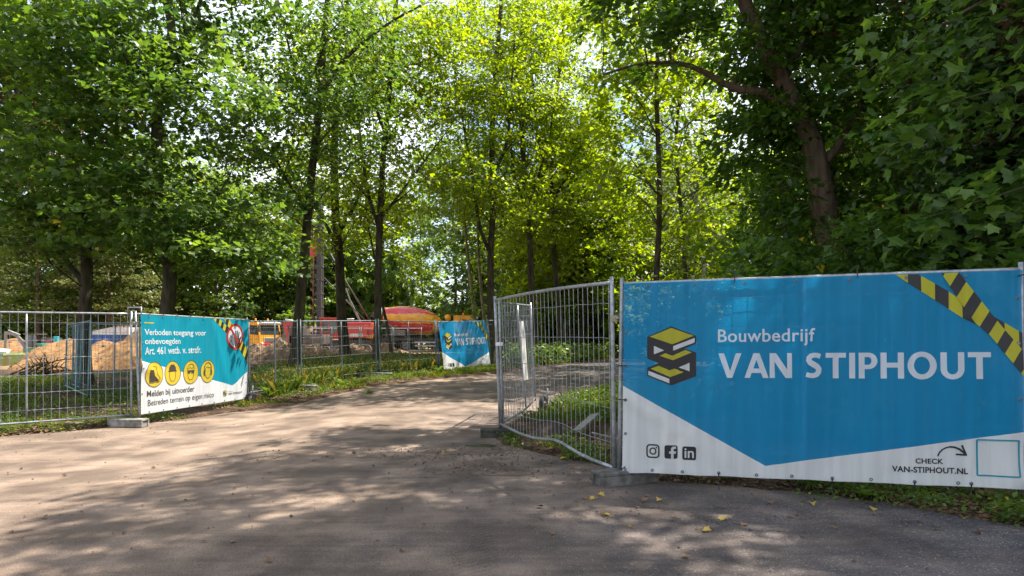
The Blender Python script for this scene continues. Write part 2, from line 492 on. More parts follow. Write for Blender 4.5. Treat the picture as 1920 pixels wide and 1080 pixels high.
def leaves_np(P, D, size, shape, rng, flat=0.75, droop=0.35, fold=0.22):
    """P: positions, D: outward directions; returns verts, faces, one n-gon per leaf"""
    n = len(P); k = len(shape)
    D = D + rng.normal(0, 0.55, D.shape); D[:, 2] -= droop * rng.random(n)
    D /= np.linalg.norm(D, axis=1, keepdims=True) + 1e-9
    N = rng.normal(0, 1 - flat, (n, 3)) + np.array([0, 0, flat]); N[:, :2] += rng.normal(0, 0.28, (n, 2))
    N -= D * (N * D).sum(1, keepdims=True); N /= np.linalg.norm(N, axis=1, keepdims=True) + 1e-9
    T = np.cross(D, N)
    s = size * rng.uniform(0.62, 1.25, n)
    V = P[:, None, :] + s[:, None, None] * (shape[None, :, 0, None] * T[:, None, :] + shape[None, :, 1, None] * D[:, None, :]
        + (np.abs(shape[None, :, 0, None]) * fold - 0.12 * shape[None, :, 1, None] ** 2) * N[:, None, :])
    F = np.arange(n * k).reshape(n, k)
    return V.reshape(-1, 3), F

BARK = pm('bark', (0.033, 0.027, 0.018), (0.085, 0.068, 0.045), scale=9, rough=0.95, bump=1.0, bscale=16, stretch=(1, 1, 0.25), dirt=(0.055, 0.07, 0.018), dscale=1.1, damt=0.75, spec=0.1)
BARK_BROWN = pm('brown_bark', (0.07, 0.048, 0.034), (0.145, 0.105, 0.075), scale=10, rough=0.95, bump=1.0, bscale=18, stretch=(1, 1, 0.22), dirt=(0.07, 0.07, 0.03), dscale=1.2, damt=0.5, spec=0.1)
BARK_RED = pm('reddish_bark', (0.10, 0.05, 0.03), (0.20, 0.11, 0.07), scale=14, rough=0.95, bump=1.0, bscale=22, stretch=(1, 1, 0.18), spec=0.1)
BARK_PALE = pm('pale_bark', (0.30, 0.25, 0.17), (0.16, 0.13, 0.07), scale=6, rough=0.9, bump=0.6, dirt=(0.10, 0.13, 0.03), damt=0.6)
BARK_BIRCH = pm('birch_bark', (0.42, 0.38, 0.33), (0.10, 0.085, 0.07), scale=7, rough=0.85, bump=0.4, stretch=(0.4, 0.4, 2.5), contrast=(0.5, 0.62))

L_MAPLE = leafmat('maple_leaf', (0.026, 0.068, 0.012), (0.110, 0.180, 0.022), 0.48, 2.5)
L_LIME = leafmat('sunny_leaf', (0.066, 0.115, 0.010), (0.190, 0.245, 0.020), 0.56, 2.7)  # brighter leaf copy: sunlight on the crowns is put into its colour
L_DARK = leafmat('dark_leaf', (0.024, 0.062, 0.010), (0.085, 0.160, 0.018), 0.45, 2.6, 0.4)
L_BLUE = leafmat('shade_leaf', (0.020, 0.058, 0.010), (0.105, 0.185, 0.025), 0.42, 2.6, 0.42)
L_IVY = leafmat('ivy_leaf', (0.014, 0.038, 0.010), (0.040, 0.085, 0.014), 0.22, 1.8, 0.32)
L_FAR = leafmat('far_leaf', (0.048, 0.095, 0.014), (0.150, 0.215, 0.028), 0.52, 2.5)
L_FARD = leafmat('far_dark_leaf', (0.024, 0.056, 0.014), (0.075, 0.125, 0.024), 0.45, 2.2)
L_BIRCH = leafmat('birch_leaf', (0.085, 0.125, 0.035), (0.190, 0.250, 0.080), 0.45, 1.8)
L_LARCH = leafmat('larch_needle', (0.060, 0.085, 0.018), (0.160, 0.175, 0.045), 0.4, 1.7)
L_COPPER = leafmat('copper_leaf', (0.040, 0.035, 0.012), (0.120, 0.075, 0.022), 0.42, 1.8)

def spline(pts, n):
    pts = [Vector(p) for p in pts]; out = []
    P = [pts[0] * 2 - pts[1]] + pts + [pts[-1] * 2 - pts[-2]]
    segs = len(pts) - 1
    for i in range(n + 1):
        t = i / n * segs; k = min(int(t), segs - 1); t -= k
        a, b, c, d = P[k:k + 4]
        out.append(0.5 * ((2 * b) + (c - a) * t + (2 * a - 5 * b + 4 * c - d) * t * t + (3 * b - a - 3 * c + d) * t ** 3))
    return out

def tree(name, label, path, r0, r1, crown, nclus, nleaf, leaf, shape, size, bark=None, group=None, limbs=(), seed=1, spread=0.75, flatten=0.4,
         leafname='crown', twigs=True, up=0.55, flare=1.5, cat='tree', holes=0.0, sides=10, trunk_sprouts=0):
    """path: trunk centre line (world). crown: list of ellipsoids (centre, radii, weight) that hold the leaf sprays.
    limbs: explicit limb centre lines with (points, r0, r1)."""
    rng = np.random.default_rng(seed); rr = random.Random(seed)
    base = Vector(path[0])
    root = empty(name, base, 0, label, cat, group)
    bark = bark or BARK
    tp = spline(path, 4 * (len(path) - 1) + 4)
    n = len(tp)
    rad = [r0 + (r1 - r0) * (i / (n - 1)) ** 0.8 for i in range(n)]
    rad[0] *= flare; rad[1] *= 1 + (flare - 1) * 0.25
    mt = MB(); mt.tube([tp[0] - Vector((0, 0, 0.4))] + tp, [rad[0] * 1.15] + rad, sides)
    mt.build('trunk', bark, root, world=True)
    skel = []                                                        # points that twigs may start from
    for p, r in zip(tp, rad): skel.append((p, r))
    for pts, ra, rb in limbs:
        lp = spline(pts, 10); lr = [ra + (rb - ra) * i / 10 for i in range(11)]
        m = MB(); m.tube(lp, lr, 7); m.build('limb', bark, root, world=True)
        for p, r in zip(lp, lr): skel.append((p, r))
    # cluster centres
    wts = np.array([c[2] for c in crown], float); wts /= wts.sum()
    C = []
    guard = 0
    while len(C) < nclus and guard < nclus * 20:
        guard += 1
        c = crown[rng.choice(len(crown), p=wts)]
        d = rng.normal(0, 1, 3); d /= np.linalg.norm(d)
        r = rng.random() ** 0.40
        p = np.array(c[0], float) + d * r * np.array(c[1], float)
        if holes:                                                    # gaps added along the sun rays, shaped to let dapples reach the ground
            hx_, hy_ = p[0] - .51 * p[2], p[1] - .30 * p[2]
            if .65 * vnoise(hx_ * .62 + 3.3, hy_ * .80 + 1.7, 4) + .35 * vnoise(hx_ * 1.5, hy_ * 1.9, 6) < holes: continue
        C.append(p)
    C = np.array(C)
    # branches: every spray reaches down to the wood below it; long ones first so that others join them
    mb = MB()
    sk = [(np.array(p), r) for p, r in skel]
    order = sorted(range(len(C)), key=lambda i: -C[i][2])
    SP = np.array([p for p, r in sk]); SR = np.array([r for p, r in sk])
    axis = np.array([sum(p[0] for p, _ in sk) / len(sk), sum(p[1] for p, _ in sk) / len(sk)])
    for q, i in enumerate(order):
        c = C[i]
        dxy = np.hypot(SP[:, 0] - c[0], SP[:, 1] - c[1]); dz = c[2] - SP[:, 2]
        cost = np.hypot(dxy, dz * 0.8) + np.where(dz < up * dxy, (up * dxy - dz) * 1.6, 0)
        j = int(np.argmin(cost))
        p0 = SP[j]; r = min(SR[j] * 0.6, 0.0065 * max(cost[j], 0.6) + 0.011)
        L = np.linalg.norm(c - p0)
        if L < 0.15: continue
        m1 = p0 * 0.6 + c * 0.4 + np.array([rng.normal(0, .07), rng.normal(0, .07), 0.06]) * L
        m2 = p0 * 0.25 + c * 0.75 + np.array([rng.normal(0, .07), rng.normal(0, .07), 0.07]) * L
        pts = [p0, m1, m2, c]; rs = [r, r * 0.75, r * 0.5, r * 0.22]
        mb.tube(pts, rs, 5 if r > 0.02 else 4, cap=False)
        SP = np.vstack([SP, m1[None], m2[None]]); SR = np.append(SR, [r * 0.75, r * 0.5])
        if twigs:
            for _ in range(3):
                e = c + rng.normal(0, 1, 3) * np.array([spread, spread, spread * flatten]) * 1.0
                mb.tube([m2, (m2 + e) / 2 + np.array([0, 0, .05]), e], [r * 0.35 + .003, r * 0.25 + .002, 0.002], 3, cap=False)
    if mb.v: mb.build('branches', bark, root, world=True)
    # leaves: a spray is several small tufts
    per = max(1, nleaf // max(1, len(C)))
    ntuft = 5
    T = np.repeat(C, ntuft, 0) + rng.normal(0, 1, (len(C) * ntuft, 3)) * np.array([spread, spread, spread * flatten])
    m = max(1, per // ntuft)
    P = np.repeat(T, m, 0) + rng.normal(0, 1, (len(T) * m, 3)) * np.array([spread * .42, spread * .42, spread * flatten * .40])
    out = P - np.array([axis[0], axis[1], 0])
    out[:, 2] = 0; out /= np.linalg.norm(out, axis=1, keepdims=True) + 1e-6
    if trunk_sprouts:
        idx = rng.integers(0, n - 1, trunk_sprouts); a = np.array([tuple(tp[i]) for i in idx]); b = np.array([tuple(tp[i + 1]) for i in idx])
        t = rng.random((trunk_sprouts, 1)); q = a * (1 - t) + b * t; d = rng.normal(0, 1, q.shape); d[:, 2] *= .4; d /= np.linalg.norm(d, axis=1, keepdims=True)
        rr_ = np.array([rad[i] for i in idx])[:, None]
        keep = vnoise(q[:, 2] * 1.1, d[:, 0] + seed, seed) > 0.45
        P = np.vstack([P, (q + d * (rr_ + 0.05 + 0.55 * rng.random((trunk_sprouts, 1)) ** 2))[keep]]); out = np.vstack([out, d[keep]])
    V, F = leaves_np(P, out, size, shape, rng)
    # hue runs in patches: each tuft has its own, each leaf a little of its own
    tt = np.repeat(rng.normal(0.42, 0.17, len(T)), m)
    tt = np.append(tt, rng.normal(0.4, .15, len(P) - len(tt)))
    tint = np.clip(tt + rng.normal(0, 0.13, len(P)), 0, 0.93)
    tint[rng.random(len(P)) < 0.0025] = 1.0
    o = np_mesh(leafname, V, F, leaf, root, tint=tint, off=tuple(base))
    o['kind'] = 'stuff'
    return root

def near_leaves(root, pts, dirs, mat, size, seed, name='leaf'):
    """single leaves near the camera: each an object of its own, a few shared meshes"""
    rng = np.random.default_rng(seed); base = np.array(root.location)
    metas = []
    for k in range(6):
        V, F = leaves_np(np.zeros((1, 3)), np.array([[0, 1.0, 0]]), 1.0, MAPLE, rng, flat=1.0, droop=0, fold=0.1 + .04 * k)
        # a plain leaf in its own frame
        V = np.stack([MAPLE[:, 0] * (0.95 + .03 * k), MAPLE[:, 1], np.abs(MAPLE[:, 0]) * (0.05 + 0.06 * k) - 0.15 * MAPLE[:, 1] ** 2], -1)
        ctr = np.array([[0, .42, 0.02]])
        V = np.vstack([V, ctr]); nn = len(MAPLE)
        F = np.array([(i, (i + 1) % nn, nn) for i in range(nn)])
        me = bpy.data.meshes.new(name); me.from_pydata(V.tolist(), [], F.tolist()); me.update()
        a = me.attributes.new('tint', 'FLOAT', 'FACE'); a.data.foreach_set('value', np.full(len(F), 0.12 + 0.13 * k, np.float32))
        me.materials.append(mat); metas.append(me)
    for p, d in zip(pts, dirs):
        d = Vector(d) + Vector(rng.normal(0, .35, 3)); d.z -= 0.55 * rng.random(); d.normalize()
        nrm = Vector((rng.normal(0, .3), rng.normal(0, .3) - 0.12, 1.0)); nrm = (nrm - d * nrm.dot(d)).normalized()
        t = d.cross(nrm)
        M = Matrix((t, d, nrm)).transposed().to_4x4()
        s = size * rng.uniform(.55, 1.2)
        o = bpy.data.objects.new(name, metas[int(rng.integers(6))]); COL.objects.link(o)
        o.parent = root
        M = Matrix.Translation(Vector(p) - Vector(base)) @ M @ Matrix.Scale(s, 4)
        o.matrix_local = M

def G(x, y, dz=0.0): return Vector((x, y, gz(x, y) + dz))

# --- the maples along the fence on the left
def path_px(pts, d):
    """centre line of a trunk seen at these picture positions, d metres ahead; first one stands on the ground"""
    out = []
    for i, p in enumerate(pts):
        dd = d + (p[2] if len(p) > 2 else 0)
        v = at(p[0], p[1], dd)
        if i == 0: v.z = gz(v.x, v.y)
        out.append(v)
    return out

def lpx(pts, d): return [at(p[0], p[1], d) for p in [q if len(q) == 2 else q[:2] for q in pts]]

G_ROW = 'maples standing along the site fence'
# leftmost maple, forked low
p = path_px([(156, 700), (158, 600), (163, 500), (150, 380), (128, 240), (110, 60), (105, -140)], 20)
tree('maple_tree', 'maple with a low fork in its black trunk, behind the plain left fence panel', p, .24, .07,
     [((-13.6, 19.4, 8.6), (4.2, 3.2, 3.6), 5), ((-15.6, 20, 11.8), (4.6, 3, 3.6), 4), ((-13.6, 18.8, 5.4), (2.9, 2.2, 1.4), 3)], 150, 15000, L_MAPLE, MAPLE, .165, spread=.7, flatten=.3, holes=.2,
     group=G_ROW, limbs=[(lpx([(163, 545, 0), (150, 520), (118, 478), (95, 380), (70, 250), (40, 120)], 20)[0:] , .12, .03)], seed=3)
p = path_px([(306, 690), (312, 600), (318, 500), (298, 380), (294, 240), (302, 140), (322, 60), (300, -60), (300, -180)], 18.5)
tree('maple_tree', 'tall maple with a mossy trunk rising right behind the safety notice banner', p, .23, .09,
     [((-10.3, 17.2, 8.2), (3.7, 3.0, 2.7), 6), ((-9.2, 17.6, 4.6), (3.3, 2.4, 1.4), 4.4), ((-10.2, 18, 12.2), (4.6, 3.4, 3.2), 5)], 170, 18500, L_MAPLE, MAPLE, .165, spread=.7, flatten=.3, holes=.2, group=G_ROW,
     limbs=[(lpx([(302, 140), (330, 110), (352, 60), (385, -20)], 18.5), .11, .04), (lpx([(294, 220), (270, 190), (240, 120), (200, 20)], 18.3), .07, .03),
            (lpx([(312, 470), (360, 440), (400, 380), (430, 330)], 17.8), .06, .02)], seed=5)
p = path_px([(549, 700), (560, 600), (571, 480), (581, 360), (598, 200), (606, 90), (618, -40), (626, -160)], 22)
tree('maple_tree', 'slender maple leaning right, its trunk by the first fence post after the notice banner', p, .2, .08,
     [((-6.8, 21.4, 11.6), (3.4, 3.0, 3.0), 5), ((-7.9, 21.4, 7.4), (2.6, 2.4, 2.4), 2.2), ((-5.4, 21, 9.4), (2.6, 2.2, 2), 1.6)], 120, 10000, L_MAPLE, LEAF6, .165, spread=.7, flatten=.3, holes=.22, group=G_ROW,
     limbs=[(lpx([(604, 180), (630, 130), (680, 80), (735, 40), (790, 10)], 22), .09, .03), (lpx([(598, 210), (560, 160), (540, 80), (520, 0)], 22), .07, .025),
            (lpx([(578, 400), (540, 340), (500, 270), (450, 200)], 21.6), .06, .02)], seed=7)
p = path_px([(650, 680), (641, 600), (636, 480), (628, 380), (628, 250), (640, 120), (650, 0), (655, -120)], 30)
tree('maple_tree', 'thick maple standing farther back, its dark trunk before the red drilling rig', p, .27, .1,
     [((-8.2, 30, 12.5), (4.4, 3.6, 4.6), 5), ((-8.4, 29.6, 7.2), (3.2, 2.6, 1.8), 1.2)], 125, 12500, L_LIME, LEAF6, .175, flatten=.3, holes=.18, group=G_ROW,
     limbs=[(lpx([(636, 470), (600, 400), (560, 330), (500, 260)], 30), .1, .03), (lpx([(634, 440), (668, 380), (690, 300), (720, 200)], 30), .09, .03)], seed=9)
p = path_px([(704, 690), (708, 600), (710, 480), (713, 400), (718, 300), (728, 200), (735, 90), (745, -30), (750, -150)], 26)
tree('maple_tree', 'maple with many thin upward limbs, trunk left of the orange mixer drum', p, .165, .08,
     [((-4.8, 25.6, 12.8), (3.4, 3.2, 3.8), 5), ((-5.0, 25.5, 8.0), (3.4, 2.6, 1.8), 1.6)], 125, 12500, L_LIME, LEAF6, .165, spread=.7, flatten=.3, holes=.18, group=G_ROW,
     limbs=[(lpx([(712, 430), (690, 360), (678, 280), (668, 180), (650, 70)], 26), .08, .03), (lpx([(713, 410), (745, 370), (790, 310), (850, 230)], 26), .07, .02),
            (lpx([(722, 250), (700, 180), (700, 90), (690, 0)], 26), .07, .03), (lpx([(712, 300), (740, 240), (775, 200), (810, 130)], 26), .06, .02)], seed=11)
p = path_px([(736, 672), (728, 620), (717, 570), (706, 500), (690, 420), (684, 340)], 33)
tree('young_maple', 'thin crooked sapling leaning left against the mixer truck', p, .1, .04,
     [((-7.0, 33, 8.5), (1.8, 1.6, 2.2), 1)], 28, 1600, L_LIME, LEAF6, .2, seed=13)
p = path_px([(920, 680), (920, 560), (920, 470), (925, 380), (922, 260), (930, 120), (940, 0), (940, -130)], 30)
tree('maple_tree', 'maple with a forked trunk right behind the small blue company banner', p, .2, .08,
     [((-1.0, 29.5, 13.2), (3.8, 3.4, 4.4), 5), ((-1.2, 29.5, 7.8), (2.8, 2.4, 1.6), 1.1)], 125, 12500, L_LIME, LEAF6, .175, flatten=.3, holes=.18, group=G_ROW,
     limbs=[(lpx([(917, 470), (898, 420), (886, 330), (870, 240), (850, 120)], 30), .1, .03), (lpx([(922, 330), (950, 270), (958, 180), (965, 60)], 30), .1, .03), (lpx([(920, 420), (890, 380), (840, 330), (800, 300)], 30), .04, .015)], seed=15)
p = path_px([(1003, 670), (997, 560), (994, 460), (985, 350), (978, 240), (970, 120), (985, 0), (985, -120)], 33)
tree('maple_tree', 'straight dark maple seen above the left end of the open wire gate', p, .2, .08,
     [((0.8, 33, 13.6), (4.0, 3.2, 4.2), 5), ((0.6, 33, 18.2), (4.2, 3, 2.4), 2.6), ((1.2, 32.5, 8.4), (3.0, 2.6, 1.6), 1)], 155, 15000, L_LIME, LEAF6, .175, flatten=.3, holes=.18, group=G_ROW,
     limbs=[(lpx([(990, 400), (965, 330), (955, 240), (940, 120)], 33), .09, .03), (lpx([(988, 390), (1010, 330), (1030, 250), (1050, 150)], 33), .09, .03)], seed=17)
p = path_px([(1056, 660), (1046, 560), (1038, 460), (1036, 360), (1034, 250), (1050, 120), (1060, 0), (1060, -100)], 36)
tree('maple_tree', 'thin dark maple behind the middle of the open wire gate', p, .19, .07,
     [((3.0, 36, 13.0), (4.2, 3.2, 4.6), 5), ((3.2, 36, 18.6), (4.4, 3, 2.4), 2.6), ((3.2, 35.5, 7.4), (2.6, 2.2, 1.6), 1.0)], 155, 15000, L_LIME, LEAF6, .185, flatten=.3, holes=.18, group=G_ROW,
     limbs=[(lpx([(1036, 380), (1065, 320), (1090, 240), (1120, 160)], 36), .08, .03), (lpx([(1035, 330), (1010, 270), (1000, 180), (995, 60)], 36), .08, .03)], seed=19)
p = path_px([(893, 655), (890, 600), (884, 540), (876, 470), (868, 380)], 37)
tree('slim_tree', 'pale slim trunk with ivy leaves, left of a close pair', p, .14, .07, [((-2.9, 37, 11), (2.6, 2, 3.5), 1)], 45, 2600, L_FAR, LEAF6, .25, bark=BARK_PALE, seed=21, group='pair of pale slim trunks', trunk_sprouts=260)
p = path_px([(913, 655), (908, 600), (902, 540), (897, 470), (896, 380)], 37.5)
tree('slim_tree', 'pale slim trunk, right of a close pair', p, .13, .07, [((-1.6, 37.5, 11), (2.4, 2, 3.5), 1)], 45, 2600, L_FAR, LEAF6, .25, bark=BARK_PALE, seed=22, group='pair of pale slim trunks', trunk_sprouts=120)

# --- the big shady trees on the right
p = path_px([(1566, 700), (1556, 500), (1548, 410), (1530, 300), (1505, 220), (1465, 150), (1428, 75), (1388, -20), (1360, -160), (1340, -320)], 13)
oak = tree('oak_tree', 'big oak with a brown trunk bending left above the long company banner', p, .30, .10,
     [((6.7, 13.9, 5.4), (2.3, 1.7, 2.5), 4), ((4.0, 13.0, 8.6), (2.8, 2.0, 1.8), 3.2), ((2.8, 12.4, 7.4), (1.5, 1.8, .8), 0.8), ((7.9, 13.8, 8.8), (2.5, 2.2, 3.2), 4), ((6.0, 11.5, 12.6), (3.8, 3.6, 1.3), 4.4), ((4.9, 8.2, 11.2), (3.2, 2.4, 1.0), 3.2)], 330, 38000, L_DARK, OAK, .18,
     bark=BARK_BROWN, spread=.40, flatten=.55, trunk_sprouts=2200, seed=31, holes=.50,
     limbs=[(lpx([(1500, 215), (1440, 175), (1372, 165), (1320, 135), (1270, 118), (1200, 120), (1130, 140)], 13), .10, .02), (lpx([(1468, 150), (1500, 90), (1520, 20), (1540, -80)], 13.2), .09, .04), (lpx([(1535, 320), (1580, 260), (1620, 180), (1650, 80)], 13), .1, .03)])
p = path_px([(1752, 700), (1732, 480), (1718, 420), (1702, 345), (1690, 250), (1700, 120), (1710, -60), (1712, -300)], 13.2)
tree('ivy_tree', 'reddish trunk wrapped in ivy and dead twigs, behind the middle right of the long banner', p, .20, .10,
     [((8.4, 13, 7.4), (3, 2.6, 3), 4), ((8.2, 13, 12.5), (3.6, 3.4, 3.4), 4), ((8.2, 12.6, 4.2), (1.7, 1.5, 1.6), 2.4)], 170, 18000, L_DARK, OAK, .16, bark=BARK_RED, spread=.6, flatten=.6, seed=33, trunk_sprouts=1400)
p = path_px([(1935, 720), (1915, 500), (1905, 350), (1900, 200), (1900, 0), (1905, -250), (1905, -520)], 9.6)
tree('ivy_tree', 'thick ivy covered trunk at the right end of the long banner', p, .24, .14,
     [((7.9, 9.3, 3.4), (1.5, 1.1, 2.2), 4), ((8.0, 9.4, 7.0), (1.8, 1.4, 2.4), 4), ((8.6, 10, 12), (3.6, 3.2, 3.4), 4)], 190, 25000, L_IVY, LEAF6, .14, bark=BARK_RED, spread=.45, flatten=.9, seed=35, trunk_sprouts=9000)
# the near maple whose branches hang in from the right: its nearest leaves are single objects
base = G(8.2, 6.2)
mp = tree('maple_tree', 'near maple whose big leaved drooping boughs hang in from the right edge', [base, (8.1, 6.3, 3), (8.0, 6.6, 7), (8.0, 6.8, 12)], .2, .08,
     [((7.4, 7.0, 9.5), (3.8, 3.0, 1.2), 4), ((8.4, 6.4, 12.5), (4.6, 3.8, 1.4), 4)], 140, 18000, L_BLUE, LEAF6, .22, bark=BARK, seed=37, spread=.5, holes=.42,
     limbs=[([(8.0, 6.6, 4.6), (7.0, 7.2, 4.75), (6.0, 7.5, 4.55), (5.0, 7.6, 4.3)], .035, .008), ([(8.05, 6.4, 3.0), (6.8, 7.1, 3.5), (5.6, 7.3, 3.2), (4.8, 7.4, 2.95)], .03, .006),
            ([(8.0, 6.8, 6), (6.8, 7.6, 6.1), (5.6, 7.9, 5.6), (4.7, 8.0, 5.0)], .04, .008), ([(8.1, 6.3, 2.6), (7.1, 7.0, 2.9), (6.3, 7.1, 2.75), (5.5, 7.15, 2.35)], .025, .006)])
rg = np.random.default_rng(5)
PL = []; DL = []
for pts, nn, sp in (([(7.0, 7.2, 4.75), (6.0, 7.5, 4.55), (5.0, 7.6, 4.3), (4.5, 7.6, 4.1)], 88, .26), ([(6.8, 7.1, 3.5), (5.6, 7.3, 3.2), (4.8, 7.4, 2.95)], 74, .24),
                ([(6.8, 7.6, 6.1), (5.6, 7.9, 5.6), (4.6, 8.0, 4.9)], 74, .3), ([(7.1, 7.0, 2.9), (6.3, 7.1, 2.75), (5.5, 7.15, 2.35)], 62, .18)):
    sp_ = spline(pts, 40)
    for i in range(nn):
        q = sp_[int(rg.integers(41))]
        PL.append(np.array(q) + rg.normal(0, 1, 3) * np.array([sp, sp, sp * .75]) - np.array([0, 0, .06])); DL.append((-0.8 + rg.normal(0, .3), -0.3 + rg.normal(0, .4), -0.15))
near_leaves(mp, PL[:298], DL[:298], L_BLUE, .17, 3)
nb = np.repeat(np.array(PL), 5, 0) + rg.normal(0, 1, (len(PL) * 5, 3)) * np.array([.30, .28, .16]) + np.array([.25, .25, .05])
V_, F_ = leaves_np(nb, np.repeat(np.array(DL), 5, 0), .15, MAPLE, rg, flat=.85, droop=.7)
o_ = np_mesh('foliage', V_, F_, L_BLUE, mp, tint=np.clip(rg.normal(.4, .2, len(F_)), 0, .93), off=tuple(mp.location)); o_['kind'] = 'stuff'

# --- more trees of the right hand wood: they close the view and throw the shade on the road
G_WOOD = 'dark trees of the wood on the right'
wood = [  # x, y, height, crown radius, crown base, leaf, sprays, leaves
    (12.0, 15.8, 17, 3.4, 3.0, L_DARK, 120, 9000), (13.4, 19.6, 18, 3.4, 2.2, L_DARK, 130, 9000), (4.6, 21.5, 18, 3.0, 2.8, L_LIME, 110, 7000), (12.5, 11.5, 16, 3.4, 2.4, L_DARK, 110, 9000),
    (11.6, 23.5, 19, 3.8, 3.0, L_DARK, 110, 8000), (16.5, 22, 19, 4.0, 2.5, L_DARK, 110, 8000), (13.2, 27, 19, 4, 3, L_FARD, 100, 6500), (8.2, 29.5, 19, 3.6, 3.5, L_LIME, 90, 6000),
]
WDL = ['dark leafy tree behind the reddish ivy trunk', 'dark leafy tree right behind the leaning oak', 'light green tree in the gap left of the oak', 'dark leafy tree under the drooping maple boughs', 'dark tree far back behind the oak trunk', 'dark tree far back at the right edge', 'dark tree farthest back on the right', 'light green tree far back left of the oak']
for i, (x, y, h, r, cb, lf, nc, nl) in enumerate(wood):
    b = G(x, y); rr = random.Random(50 + i)
    path = [b, b + Vector((rr.uniform(-.3, .3), rr.uniform(-.3, .3), h * .3)), b + Vector((rr.uniform(-.6, .6), rr.uniform(-.6, .6), h * .6)), b + Vector((rr.uniform(-.9, .9), rr.uniform(-.9, .9), h * .92))]
    tree('wood_tree', WDL[i], path, .12 if lf is L_LIME else .2, .05,
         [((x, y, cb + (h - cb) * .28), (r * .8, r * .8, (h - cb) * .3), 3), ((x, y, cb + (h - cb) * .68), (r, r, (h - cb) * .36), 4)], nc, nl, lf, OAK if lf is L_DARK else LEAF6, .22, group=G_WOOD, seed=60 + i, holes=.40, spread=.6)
# shrubs under them
G_SHRUB = 'shrubs of the undergrowth behind the long banner'
shr = [(4.6, 10.3, 2.6, 1.3, L_DARK), (4.7, 9.9, 3.2, 1.6, L_DARK), (6.3, 10.2, 3.4, 1.6, L_DARK), (7.6, 10.6, 3.6, 1.5, L_IVY), (8.9, 11.2, 3.8, 1.7, L_IVY), (5.4, 12.6, 3.6, 1.6, L_DARK), (9.0, 17.6, 4.2, 1.7, L_LIME), (7.3, 14.6, 4.4, 2.0, L_DARK), (9.8, 14.2, 4.6, 2.0, L_DARK)]
def shrub(name, label, x, y, h, r, lf, n, size, seed, group, shape=LEAF6):
    b = G(x, y); rr = random.Random(seed)
    return tree(name, label, [b, b + Vector((.05, 0, h * .3)), b + Vector((.1, .1, h * .6))], .035, .012, [((x, y, b.z + h * .52), (r, r * .9, h * .52), 1)], max(18, n // 90), n, lf, shape, size,
                seed=seed, group=group, cat='shrub', spread=.34, flatten=.8, leafname='foliage', flare=1.1, sides=6)
SHL = ['seen above its left corner', 'seen above its word Bouwbedrijf', 'seen right below the leaning oak trunk', 'dark and ivy leaved, left of the reddish trunk', 'dark and ivy leaved, under the drooping maple boughs', 'at the foot of the oak, left side', 'light green, far back left of the oak', 'far back right of the oak trunk', 'far back behind the reddish trunk']
for i, (x, y, h, r, lf) in enumerate(shr):
    shrub('undergrowth_shrub', 'leafy shrub behind the long banner, ' + SHL[i], x, y, h, r, lf, 4200, .14, 90 + i, G_SHRUB)

# --- birch, larch, copper tree and the far wood
p = path_px([(1322, 640), (1318, 480), (1306, 390), (1312, 310), (1318, 200), (1325, 120)], 38)
tree('birch_tree', 'light wispy birch with fine hanging twigs left of the big oak', p, .16, .05, [((11.0, 38, 14.5), (3.4, 2.5, 4.5), 3), ((10.2, 38, 9), (3, 2.2, 2.6), 2)], 110, 9500, L_BIRCH, LEAF4, .16, bark=BARK_BIRCH, spread=.55, flatten=1.5, seed=71,
     limbs=[(lpx([(1306, 390), (1285, 330), (1262, 290), (1240, 250)], 38), .07, .02), (lpx([(1312, 320), (1335, 260), (1350, 190)], 38), .07, .02)])
b = G(12.0, 52)
tree('birch_tree', 'pale birch drooping in the distance left of the light wispy one', [b, b + Vector((0, 0, 6)), b + Vector((.4, 0, 13)), b + Vector((.4, 0, 18))], .16, .04, [((12.0, 52, 9), (3.2, 2.6, 4.5), 3), ((12.2, 52, 15), (2.2, 2, 4), 2)], 100, 9000, L_BIRCH, LEAF4, .22, bark=BARK_BIRCH, spread=.55, flatten=1.9, seed=72)
for i, (px, d, h, lab) in enumerate([(72, 55, 22, 'feathery yellowish larch with a brown trunk at the left edge'), (205, 56, 16, 'feathery larch in the distance between the two left maples'), (-60, 58, 24, 'feathery yellowish larch cut off by the left edge of the photo')]):
    v = at(px, 600, d); b = G(v.x, v.y)
    tree('larch_tree', lab, [b, b + Vector((0, 0, h * .5)), b + Vector((.2, 0, h))], .24, .04,
         [((b.x, b.y, h * .30), (4.6, 4.2, h * .24), 4), ((b.x, b.y, h * .62), (3.2, 3.0, h * .26), 3), ((b.x, b.y, h * .9), (1.0, 1.0, h * .14), 1)], 170, 15000, L_LARCH, LEAF4, .26, bark=BARK_BROWN, spread=.7, flatten=.30, up=-.1, seed=74 + i, group='larches on the left')
v = at(-20, 200, 22)
tree('copper_maple', 'brownish copper leaved tree in the top left corner', [G(v.x - 1, v.y), (v.x - 1, v.y, 5), (v.x - .5, v.y, 10), (v.x, v.y, 15)], .2, .06, [((v.x - .3, v.y, 10.6), (3.0, 3, 3.4), 1)], 70, 6500, L_COPPER, LEAF6, .2, seed=80)

